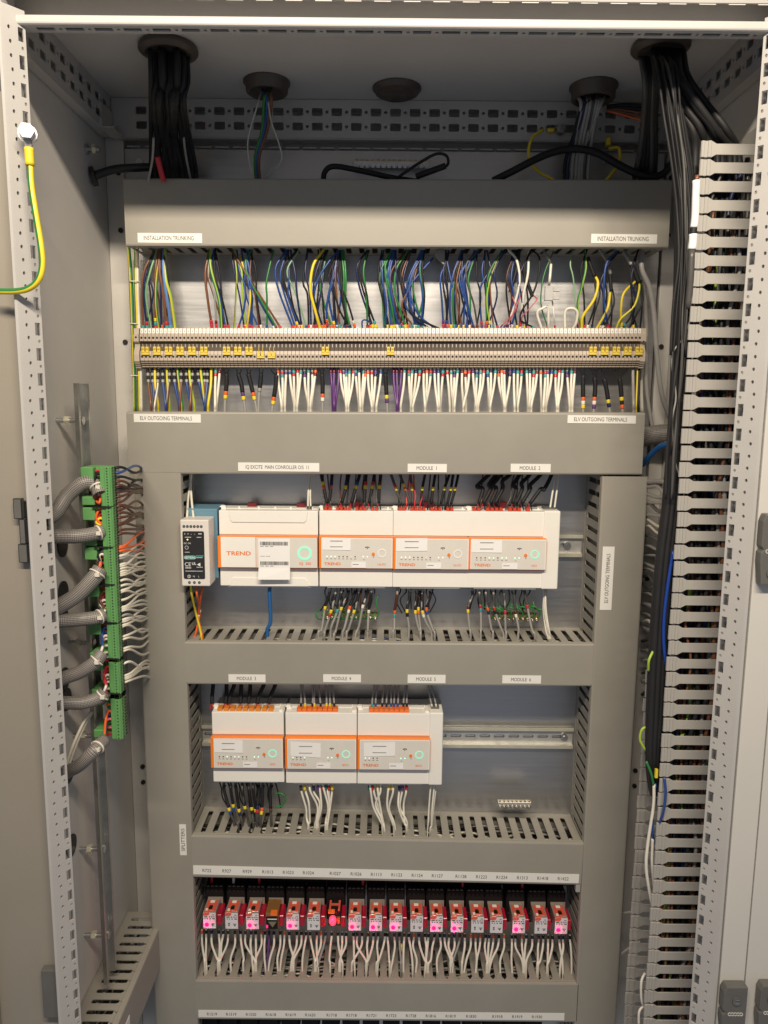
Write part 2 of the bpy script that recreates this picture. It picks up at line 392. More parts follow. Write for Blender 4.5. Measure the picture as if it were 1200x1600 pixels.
# the opened door leaf at the hinge side, and the door leaf/frame opposite, with their catches
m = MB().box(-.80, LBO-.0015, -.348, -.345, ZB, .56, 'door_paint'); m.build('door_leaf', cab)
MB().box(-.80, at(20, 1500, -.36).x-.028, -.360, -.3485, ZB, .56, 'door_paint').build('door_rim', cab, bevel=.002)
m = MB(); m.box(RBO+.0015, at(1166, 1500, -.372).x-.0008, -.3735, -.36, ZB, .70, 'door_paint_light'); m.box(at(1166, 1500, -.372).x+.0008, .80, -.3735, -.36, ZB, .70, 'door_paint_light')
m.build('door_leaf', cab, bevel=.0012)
def latch(px, py, w, h, y, par):
    c = at(px, py, y); m = MB()
    body = [(-.5, -.18), (-.38, -.5), (.5, -.5), (.5, .5), (-.38, .5), (-.5, .40), (-.5, .05), (-.36, 0), (-.5, -.04)]
    m.prism([(c.x+a*w, c.z+b*h) for a, b in body], y, y-.014, lambda a, b, t: (a, t, b), 'dark_grey_plastic')
    o = m.build('door_catch', par, bevel=.0015)
    m = MB()
    for dz in (.24, -.33):
        m.ring((c.x+w*.06, c.z+dz*h), .0035, .0062, y-.0143, y-.016, 'dark_grey_plastic', 14); m.cyl((c.x+w*.06, y-.013, c.z+dz*h), (c.x+w*.06, y-.0155, c.z+dz*h), .0035, 'steel', 10)
        m.box(c.x+w*.06-.0027, c.x+w*.06+.0027, y-.0159, y-.0154, c.z+dz*h-.0005, c.z+dz*h+.0005, 'hole_dark')
    for k in range(5): m.ring((c.x-w*.2+k*w*.12, c.z-.02*h), .0018, .0026, y-.0142, y-.0148, 'module_face', 10)
    m.build('catch_screw', o)
latch(1197, 856, .026, .088, -.3736, cab); latch(1140, 1570, .032, .076, -.3736, cab); latch(1194, 1568, .028, .076, -.3736, cab)
m = MB(); c = at(40, 826, -.348)
m.box(c.x-.002, c.x+.010, -.3485, -.351, c.z-.036, c.z+.036, 'black_plastic')
m.box(c.x-.009, c.x+.002, -.351, -.359, c.z+.014, c.z+.040, 'dark_grey_plastic'); m.box(c.x-.003, c.x+.005, -.351, -.359, c.z-.018, c.z+.014, 'dark_grey_plastic'); m.box(c.x-.006, c.x+.006, -.351, -.359, c.z-.042, c.z-.018, 'dark_grey_plastic')
m.build('door_catch', cab, bevel=.0012)
m = MB(); c = at(80, 1535, -.348); m.box(c.x-.008, c.x+.016, -.3485, -.36, c.z-.045, c.z+.028, 'dark_grey_plastic'); m.build('door_catch', cab, bevel=.0015)

# ============================================================ WIRES: helpers
WREG = []     # (object, colour word, sort value, where)
def wire(col, pts, r, name='wire', cat='wire', where=None, group=None, marks=(), col2=None, key=None, n=8, sub=6, mlen=.0055, mr=1.35, word=None):
    m = MB().tube(pts, r, 'wire_'+col, n, sub, 'wire_'+col2 if col2 else None)
    o = m.build(name, cat=cat, group=group)
    C = catmull(pts, 10); L = [0]
    for i in range(1, len(C)): L.append(L[-1] + (C[i]-C[i-1]).length)
    def pos(d):
        d = min(max(d, 0), L[-1])
        for i in range(1, len(C)):
            if L[i] >= d: return C[i-1].lerp(C[i], (d-L[i-1])/max(1e-9, L[i]-L[i-1]))
        return C[-1]
    for t, mc in marks:      # coloured marker sleeves at distance t (m) from the end (negative: from the start)
        d = L[-1]-t if t >= 0 else -t
        a, b = pos(d-mlen/2), pos(d+mlen/2)
        if (b-a).length > 1e-5:
            k = MB().tube([a, a.lerp(b, .5), b], r*mr, mc if mc in MATS else 'wire_'+mc, 8, 2); k.build('marker_sleeve', o)
    if where: WREG.append((o, word or (col2 and (col+' and '+col2)) or {'netblue': 'blue', 'navy': 'dark blue', 'lime': 'yellow-green', 'deepblue': 'bright blue', 'skyblue': 'sky blue', 'coax': 'thick black', 'darkbrown': 'dark brown', 'palegreen': 'pale green', 'darkgrey': 'dark grey'}.get(col, col), key if key is not None else pts[0].x, where, name))
    return o
def finish_labels():
    G = {}
    for r in WREG: G.setdefault((r[1], r[3][0], r[4]), []).append(r)
    for (colw, wh, nm), L in G.items():
        dirw = L[0][3][1]
        L.sort(key=lambda r: r[2])
        noun = {'terminal_wire': 'wire', 'outgoing_wire': 'wire', 'side_wire': 'wire', 'lead_wire': 'wire'}.get(nm, nm.replace('_', ' '))
        for i, r in enumerate(L):
            r[0]['label'] = f'{colw} {noun} {wh}, the only one of that colour' if len(L) == 1 else f'{colw} {noun} {wh}, {ordw(i+1)} {dirw}'
def P(l): return [at(*p) for p in l]

# ============================================================ CABLE TRUNKING
def duct(name_label, O, U, V, Lu, Lv, D, slots=(True, True), pitch=.0206, start=.012, mtl='trunk_pvc', wires=None, cover=True, hw=.0042):
    """O corner on the plate, U along, V across, outwards is -y (or OUT)."""
    OUT = OUTV[0]
    T = lambda u, v, w: O + U*u + V*v + OUT*w
    t = thing('cable_trunking', O + U*(Lu/2) + V*(Lv/2), name_label, 'cable trunking', 'slotted grey cable trunkings')
    MB().prism([(0, .0005), (Lv, .0005), (Lv, .0022), (0, .0022)], 0, Lu, lambda a, b, u: T(u, a, b), mtl).build('base', t)
    for k, v0 in enumerate((0.0, Lv)):
        hs = []
        if slots[k]:
            u = start
            while u < Lu - .008:
                w0, w1 = .014, D - .013
                hs.append([(u-hw, w0+hw*.6), (u-hw*.7, w0+.0008), (u, w0), (u+hw*.7, w0+.0008), (u+hw, w0+hw*.6), (u+hw, w1-.004), (u+hw*.35, w1), (u+hw*.3, w1+.0045), (u-hw*.3, w1+.0045), (u-hw*.35, w1), (u-hw, w1-.004)])
                u += pitch
        sg = 1 if k == 0 else -1
        MB().plate(rect(0, Lu, .0023, D-.0035), hs, lambda u, w, h: T(u, v0 + sg*(.0006+h), w), .0016, mtl).build('side_wall', t)
    if cover:
        e = .0016; r = .003
        lp = [(-e, D-.009), (-e-.0006, D-.008), (-e, D-.006), (-e, D-r), (-e+.0009, D-.0009), (r-e, D), (Lv+e-r, D), (Lv+e-.0009, D-.0009), (Lv+e, D-r), (Lv+e, D-.006), (Lv+e+.0006, D-.008), (Lv+e, D-.009),
              (Lv+e-.0016, D-.009), (Lv+e-.0016, D-.003), (-e+.0016, D-.003), (-e+.0016, D-.009)]
        m = MB(); n = len(lp)
        vs = [T(0, *p) for p in lp] + [T(Lu, *p) for p in lp]
        m.add(vs, [(i, (i+1) % n, n+(i+1) % n, n+i) for i in range(n)], mtl)
        for s in (0, n):      # end strips between the outer and the inner run
            m.add([vs[s+i] for i in range(n)], [(0, 1, 2, 3, 14, 15), (3, 4, 5, 14), (5, 6, 13, 14), (6, 7, 8, 13), (8, 9, 10, 11, 12, 13)], mtl)
        m.build('cover', t)
    if wires:
        m = MB(); rnd = random.Random(len(name_label)+int(Lu*1000))
        for i in range(wires[0]):
            cols = wires[1]; c = cols[rnd.randrange(len(cols))]
            side = wires[2] if len(wires) > 2 else 1
            pts = []; nseg = max(4, int(Lu/.045)); a = rnd.uniform(.022, D-.016); bq = rnd.uniform(0, .55)
            for k in range(nseg+1):
                a += rnd.uniform(-.016, .016); a = min(max(a, .017), D-.014); bq = min(max(bq + rnd.uniform(-.25, .25), 0), .75)
                v = Lv*(bq*.7+.20) if side == 0 else Lv*(1-.20-bq*.7)
                pts.append(T(Lu*k/nseg, v, a))
            m.tube(pts, rnd.uniform(.0016, .0024), 'wire_'+c, 5, 4)
        m.build('trunking_wires', base=O, label=f'loose wires packed inside the {wires[3]}', cat='wires', kind='stuff')
    return t
X, Y, Z = Vector((1,0,0)), Vector((0,1,0)), Vector((0,0,1)); OUTV = [-Y]
def hduct(label, tl, tr, bl, D, plane, **kw):
    a, b, c = at(*tl, plane), at(*tr, plane), at(*bl, plane)
    U = (b-a); Lu = U.length; U.normalize(); V = Vector((-U.z, 0, U.x)); Lv = (a.z-c.z)
    O = Vector((a.x, 0, a.z)) - V*Lv
    return duct(label, O, U, V, Lu, Lv, D, **kw), O, U, V, Lu, Lv
WW = ['white', 'white', 'cream', 'black', 'black', 'grey', 'white']
hduct('wide grey cable trunking across the top lettered INSTALLATION TRUNKING', (192, 279.5), (1050, 282), (192, 383), .0815, -.0815, slots=(True, False), start=.008, pitch=.0209)
hduct('grey cable trunking lettered ELV OUTGOING TERMINALS above the main controller', (197, 645), (1008, 646.5), (197, 739), .097, -.097, slots=(False, True), start=.014)
hduct('grey cable trunking lettered MODULE 3 to MODULE 6 between the module rows', (288, 1004), (928, 1007.5), (288, 1068), .097, -.097, slots=(False, True), start=at(332.7, 1000, -.085).x-at(288, 1004, -.097).x-.0206, wires=(30, WW+WW+['blue'], 1, 'trunking below the main controller'))
hduct('grey cable trunking above the relays with the R722 to R1422 strip', (299, 1306.5), (912, 1319), (299, 1370), .097, -.097, slots=(False, True), start=.016, wires=(32, WW+WW+WW+['purple'], 1, 'trunking below the second module row'))
hduct('lowest grey cable trunking with the R1519 to R1830 strip', (304.5, 1533), (904, 1538), (304.5, 1592), .097, -.097, slots=(False, True), start=.014, wires=(28, WW, 1, 'trunking below the relay row'))
def vduct(label, xl, xr, ztop, side, **kw):
    O = Vector((xl, 0, ztop)); return duct(label, O, -Z, X, ztop-ZB, xr-xl, .097, slots=(side == 0, side == 1), start=.012, **kw)
OUTV = [-Y]
zt = at(600, 741.5, -.097).z
vduct('tall grey vertical trunking on the SPLITTERS side of the modules', at(212, 800, -.097).x, at(286, 900, -.097).x, zt, 1, wires=(16, WW+['orange', 'purple', 'blue'], 1, 'vertical trunking beside the power supply'))
vduct('tall grey vertical trunking lettered ELV OUTGOING TERMINALS sideways', at(934.5, 900, -.097).x, at(1003, 900, -.097).x, zt, 0, wires=(14, ['grey', 'white', 'black', 'purple', 'grey'], 0, 'vertical trunking beside the bare rail'))

# ============================================================ LABELS
def label(txt, px0, py0, px1, py1, lab, y, vertical=False, size=None, slant=0.0, cat='label', texts=None, name='text_label'):
    a, b = at(px0, py0, y), at(px1, py1, y)
    x0, x1 = sorted((a.x, b.x)); z0, z1 = sorted((a.z, b.z))
    F = lambda x, z: z + slant*(x - x0)
    m = MB(); th = .0007
    m.add([(x0, y, F(x0, z0)), (x1, y, F(x1, z0)), (x1, y, F(x1, z1)), (x0, y, F(x0, z1)), (x0, y-th, F(x0, z0)), (x1, y-th, F(x1, z0)), (x1, y-th, F(x1, z1)), (x0, y-th, F(x0, z1))],
          [(0,1,5,4),(1,2,6,5),(2,3,7,6),(3,0,4,7),(4,5,6,7),(3,2,1,0)], 'label_white')
    o = m.build(name, label=lab, cat=cat, group='white printed labels')
    t = MB(); cx, cz = (x0+x1)/2, (z0+z1)/2; yy = y - th - .0002
    if texts:
        for tx, px in texts:
            c = at(px, (py0+py1)/2, y); t.text(tx, (c.x, yy, F(c.x, cz)), size, 'print_black', U=Vector((1, 0, slant)).normalized())
    else:
        tw_ = max(v[0] for v in text_geo(txt)[0])*size; span = (z1-z0) if vertical else (x1-x0)
        fit = span*(.78 if len(txt) > 12 else .52 if not vertical else .74)/tw_
        if vertical: t.text(txt, (cx, yy, cz), size, 'print_black', U=Z, V=-X, xs=fit)
        else: t.text(txt, (cx - span*.02, yy, F(cx, cz)), size, 'print_black', xs=fit)
    t.build('lettering', o)
    return o
yI = -.0816; yT = -.0971
label('INSTALLATION TRUNKING', 215, 364, 316, 380, 'white INSTALLATION TRUNKING label above the brown and blue wires', yI, size=.0092)
label('INSTALLATION TRUNKING', 924, 365.5, 1026, 381, 'white INSTALLATION TRUNKING label beside the black cable bundle', yI, size=.0092)
label('ELV OUTGOING TERMINALS', 209, 646.5, 314, 660.5, 'white ELV OUTGOING TERMINALS label below the brown and blue wires', yT, size=.0088)
label('ELV OUTGOING TERMINALS', 887, 648.5, 993, 662, 'white ELV OUTGOING TERMINALS label below the black sleeved cables', yT, size=.0088)
label('IQ EXCITE  MAIN CONROLLER O/S  11', 372, 722.5, 499, 737, 'white IQ EXCITE MAIN CONROLLER label above the main controller', yT, size=.0084)
label('MODULE  1', 637, 724.5, 698, 738, 'white MODULE 1 label above the middle upper module', yT, size=.0084)
label('MODULE  2', 798, 724.5, 860, 738, 'white MODULE 2 label above the end upper module', yT, size=.0084)
label('MODULE  3', 357, 1053.5, 415, 1066, 'white MODULE 3 label above the amber module', yT, size=.0084)
label('MODULE  4', 505, 1053.5, 564, 1066, 'white MODULE 4 label above the middle lower module', yT, size=.0084)
label('MODULE  5', 637, 1054, 696, 1067.5, 'white MODULE 5 label above the end lower module', yT, size=.0084)
label('MODULE  6', 785, 1055, 845, 1068, 'white MODULE 6 label above the bare rail', yT, size=.0084)
label('ELV OUTGOING TERMINALS', 942, 854, 955, 953, 'white ELV OUTGOING TERMINALS label turned sideways on vertical trunking', yT, vertical=True, size=.0088)
label('SPLITTERS', 280, 1288, 292, 1336, 'white SPLITTERS label turned sideways on vertical trunking', yT, vertical=True, size=.0088)
RT = [('R722', 323), ('R927', 354), ('R929', 386), ('R1013', 418), ('R1023', 450), ('R1024', 481.5), ('R1027', 523.5), ('R1026', 556), ('R1113', 587.5), ('R1123', 619.5), ('R1124', 651.5),
      ('R1127', 683), ('R1128', 720), ('R1223', 752), ('R1224', 784), ('R1313', 816), ('R1418', 848), ('R1422', 880)]
aa, bb = at(302, 1352, yT), at(905, 1366, yT)
label('', 302, 1352, 905, 1366.5, 'long white strip printed R722 to R1422 above the relays', yT, size=.0082, texts=RT, slant=(bb.z-aa.z)/(bb.x-aa.x), name='label_strip') if False else None
def strip(px0, py0, px1, py1, h, txts, lab, sz):
    a, b = at(px0, py0, yT), at(px1, py1, yT); U = (b-a); L = U.length; U.normalize(); V = Vector((-U.z, 0, U.x))
    m = MB(); th = Vector((0, -.0007, 0)); q = [a - V*h, b - V*h, b, a]
    m.add(q + [p + th for p in q], [(0,1,5,4),(1,2,6,5),(2,3,7,6),(3,0,4,7),(4,5,6,7),(3,2,1,0)], 'label_white')
    o = m.build('label_strip', label=lab, cat='label strip', group='white printed labels'); t = MB()
    for tx, px in txts:
        u = L*(px-px0)/(px1-px0); t.text(tx, a + U*u - V*(h*.52) + th*1.3, sz, 'print_black', U=U, V=V, xs=.88)
    t.build('lettering', o)
strip(302, 1352, 905, 1366, .0165, RT, 'long white strip printed R722 to R1422 above the relays', .0085)
strip(310, 1578, 882, 1583, .0140, [('R1519', 331), ('R1519', 361), ('R1520', 392), ('R1618', 423), ('R1619', 454), ('R1620', 484.5), ('R1718', 518), ('R1718', 549), ('R1721', 580), ('R1723', 611), ('R1728', 642), ('R1816', 673), ('R1819', 704), ('R1830', 736), ('R1918', 777), ('R1919', 808), ('R1930', 839)],
      'lower white strip printed R1519 to R1930 at the bottom edge', .0082)

# ============================================================ DIN RAILS
def din(z, x0, x1, lab, screws):
    t = thing('mounting_rail', ((x0+x1)/2, 0, z), lab, 'rail', 'slotted steel mounting rails')
    hs = []; x = x0+.012
    while x < x1-.012: hs.append(rrect(x-.0095, x+.0095, z-.0032, z+.0032, .003, 3)); x += .0262
    m = MB().plate(rect(x0, x1, z-.0135, z+.0135), hs, lambda u, v, w: (u, -.0025+w-.0015, v), .0012, 'zinc')
    for s in (1, -1):
        a, b = z+s*.0135, z+s*.0147; m.box(x0, x1, -.0105, -.0028, min(a, b), max(a, b), 'zinc')
        a, b = z+s*.0135, z+s*.0195; m.box(x0, x1, -.0117, -.0106, min(a, b), max(a, b), 'zinc_yellow')
    m.build('rail', t, bevel=0)
    for sx in screws:
        k = MB().cyl((sx, -.004, z), (sx, -.0085, z), .0062, 'steel', 12); k.cyl((sx, -.0085, z), (sx, -.0095, z), .004, 'steel', 10, .003); k.build('screw', t)
zr1_ = (at(900, 838, -.011).z + at(900, 868, -.011).z)/2; zr2_ = (at(800, 1138, -.011).z + at(800, 1168, -.011).z)/2
xl_, xr_ = at(306, 850, 0).x+.004, at(908, 900, 0).x-.003
din(zr1_, xl_, xr_, 'galvanised mounting rail carrying the main controller and two modules', [at(886, 853, -.004).x])
din(zr2_, xl_, xr_, 'galvanised mounting rail left bare beside MODULE 6', [at(881, 1154, -.004).x])
din(-.668, xl_, xr_, 'galvanised mounting rail behind the relay sockets', [])
din(.297, -.425, .415, 'galvanised mounting rail under the long terminal strip', [])

# ============================================================ TERMINAL STRIP
NT = 129; tx0 = at(221.6, 530, -.05); tx1 = at(999, 530, -.05); tp = (tx1.x-tx0.x)/(NT-1)
zt0 = tx0.z; zslope = (tx1.z-tx0.z)/(NT-1)
def zt_(py): return at(600, py, -.05).z - (zt0 + (tx1.z-zt0)*.486)
pz = {k: zt_(k) for k in (514, 521, 523, 533, 535, 540.5, 554, 563.5)}
hw = tp/2 - .00032
prof = [(-.012, .018), (-.034, .0195), (-.047, pz[514]+.0015), (-.0485, pz[521]), (-.0515, pz[523]), (-.0515, pz[533]), (-.045, pz[535]-.0005), (-.045, pz[540.5]), (-.0505, pz[554]-.0005+.006), (-.0515, pz[554]+.0005),
        (-.0515, pz[563.5]), (-.0480, pz[563.5]-.0004), (-.0480, pz[563.5]-.0014), (-.0500, pz[563.5]-.0016), (-.0490, pz[563.5]-.0034), (-.0455, pz[563.5]-.0038), (-.0455, pz[563.5]-.0048), (-.0478, pz[563.5]-.0050), (-.0466, pz[563.5]-.0066), (-.0430, pz[563.5]-.0070), (-.0430, pz[563.5]-.0080), (-.0455, pz[563.5]-.0082), (-.0445, pz[563.5]-.0102), (-.012, pz[563.5]-.0104)]
m = MB().prism(prof, -hw, hw, lambda a, b, t: (t, a, b), 'terminal_beige')
n = len(prof); 
dark = {5, 6, 7, 10, 11, 12, 14, 15, 16, 18, 19, 20, 22}  # recess, groove and underside faces carry their shade as a darker colour
for i in range(n):
    if i in dark: m.m[i] = 'terminal_recess_shade'
mh = MB()
for zz, rr in ((pz[523]*.45+pz[533]*.55+.0006, .0019), (pz[554]*.65+pz[563.5]*.35, .0019)):
    mh.cyl((0, -.0512, zz), (0, -.05195, zz), rr, 'hole_dark', 8)
mt = MB().add([(-hw*.86, -.0476, pz[514]+.0008), (hw*.86, -.0476, pz[514]+.0008), (hw*.86, -.0496, pz[521]), (-hw*.86, -.0496, pz[521]), (-hw*.86, -.0466, pz[514]+.0008), (hw*.86, -.0466, pz[514]+.0008), (hw*.86, -.0485, pz[521]), (-hw*.86, -.0485, pz[521])],
      [(3,2,1,0),(4,5,6,7),(0,1,5,4),(2,3,7,6),(0,4,7,3),(1,2,6,5)], 'label_white')
mt.box(-.0005, .0005, -.0492, -.0488, pz[521]*.75+pz[514]*.25, pz[521]*.35+pz[514]*.65, 'print_grey')
ms = MB().box(-.0006, .0006, -.0462, -.0451, pz[554]+.0062, pz[540.5]+.003, 'zinc')
jpx = [225, 243, 261.5, 279.5, 298, 316.5, 352, 369.5, 387, 405, 422, 506, 607.5, 923.5, 942, 960, 978, 995.5]
first = None
for i in range(NT):
    b = (tx0.x + tp*i, 0, zt0 + zslope*i)
    t = thing('rail_terminal', b, f'slim beige rail terminal, {ordw(i+1)} from the earth cable end of the strip', 'terminal', 'beige rail terminals in the long strip')
    if first is None:
        o0 = Vector(b)
        for q in (m, mh, mt, ms): q.v = [p + o0 for p in q.v]
        kids = [m.build('housing', t), mh.build('screw_hole', t), mt.build('marker_tag', t), ms.build('contact_blade', t)]; first = t
    else:
        for k in kids: copy_child(k, t)
jm = None; JN = len(jpx)
for k, px in enumerate(jpx):
    low = px in (405, 422)
    c = at(px + 2.5, 548 if not low else 555, -.052)
    j = thing('terminal_jumper', c, f'yellow jumper bridging two terminals, {ordw(k+1)} from the earth cable end' + (', unplugged and hanging low' if low else ''), 'jumper', 'yellow terminal jumpers')
    if low or jm is None:
        m = MB(); h = .0062 if not low else .0045
        for s in (-1, 1):
            m.box(c.x+s*tp*.52-.0024, c.x+s*tp*.52+.0024, -.0555, -.048, c.z-h*.5, c.z+h, 'jumper_yellow')
            if low: m.box(c.x+s*tp*.5-.0007, c.x+s*tp*.5+.0007, -.0525, -.0515, c.z+h, c.z+h+.009, 'jumper_dark')
        m.box(c.x-tp*.95, c.x+tp*.95, -.0548, -.048, c.z-h*1.1, c.z-h*.35, 'jumper_yellow')
        ob = m.build('bridge', j, bevel=.0004, seg=1)
        d = MB()
        for s in (-1, 1): d.box(c.x+s*tp*.52-.0016, c.x+s*tp*.52+.0016, -.0558, -.0554, c.z+h*.30, c.z+h*.46, 'hole_dark')
        if not low: ob2 = d.build('slit', j); jm = (ob, ob2)
    else:
        for q in jm: copy_child(q, j)
for s, px in ((0, 213), (1, 1005)):
    c = at(px, 545, -.05); m = MB()
    m.prism([(a, b*1.02) for a, b in prof], -.0042, .0042, lambda a, b, t: (c.x+t, a*.97, b+zt0+(tx1.z-zt0)*s-.0006), 'terminal_beige')
    m.cyl((c.x, -.0495, zt0+.003), (c.x, -.0505, zt0+.003), .0016, 'hole_dark', 8)
    m.build('end_bracket', label='beige end bracket closing the terminal strip beside the ' + ('earth cables' if s == 0 else 'loose grey cable'), cat='end bracket', group='terminal strip end brackets')

# ============================================================ WIRES ABOVE THE TERMINAL STRIP
YS, YE = -.045, -.036
def topw(col, pts, r=1.6, marks=(), col2=None, name='wire', yo=0.0, end=True):
    q = []; N = len(pts)
    for i, (px, py) in enumerate(pts):
        if 0 < i < N-1: px += random.uniform(-1.6, 1.6); py += random.uniform(-4, 4)
        t = i/(N-1); y = YS*(1-t) + YE*t - .012*math.sin(math.pi*t) + yo*math.sin(math.pi*t)
        q.append(at(px, py, y))
    if pts[0][1] < 398: q.insert(0, q[0] + Vector((random.uniform(-.004, .004), .002, .03)))
    if end: q.append(q[-1] + Vector((0, .0, -.006)))
    mk = [(.008 + .0062*i, c) for i, c in enumerate(marks)]
    wire(col, q, r*.001*random.uniform(.95, 1.05), where=('above the terminal strip', 'from the earth cable end'), group='wires above the terminal strip', marks=mk, col2=col2, key=pts[-1][0], name='terminal_wire', mr=1.45)
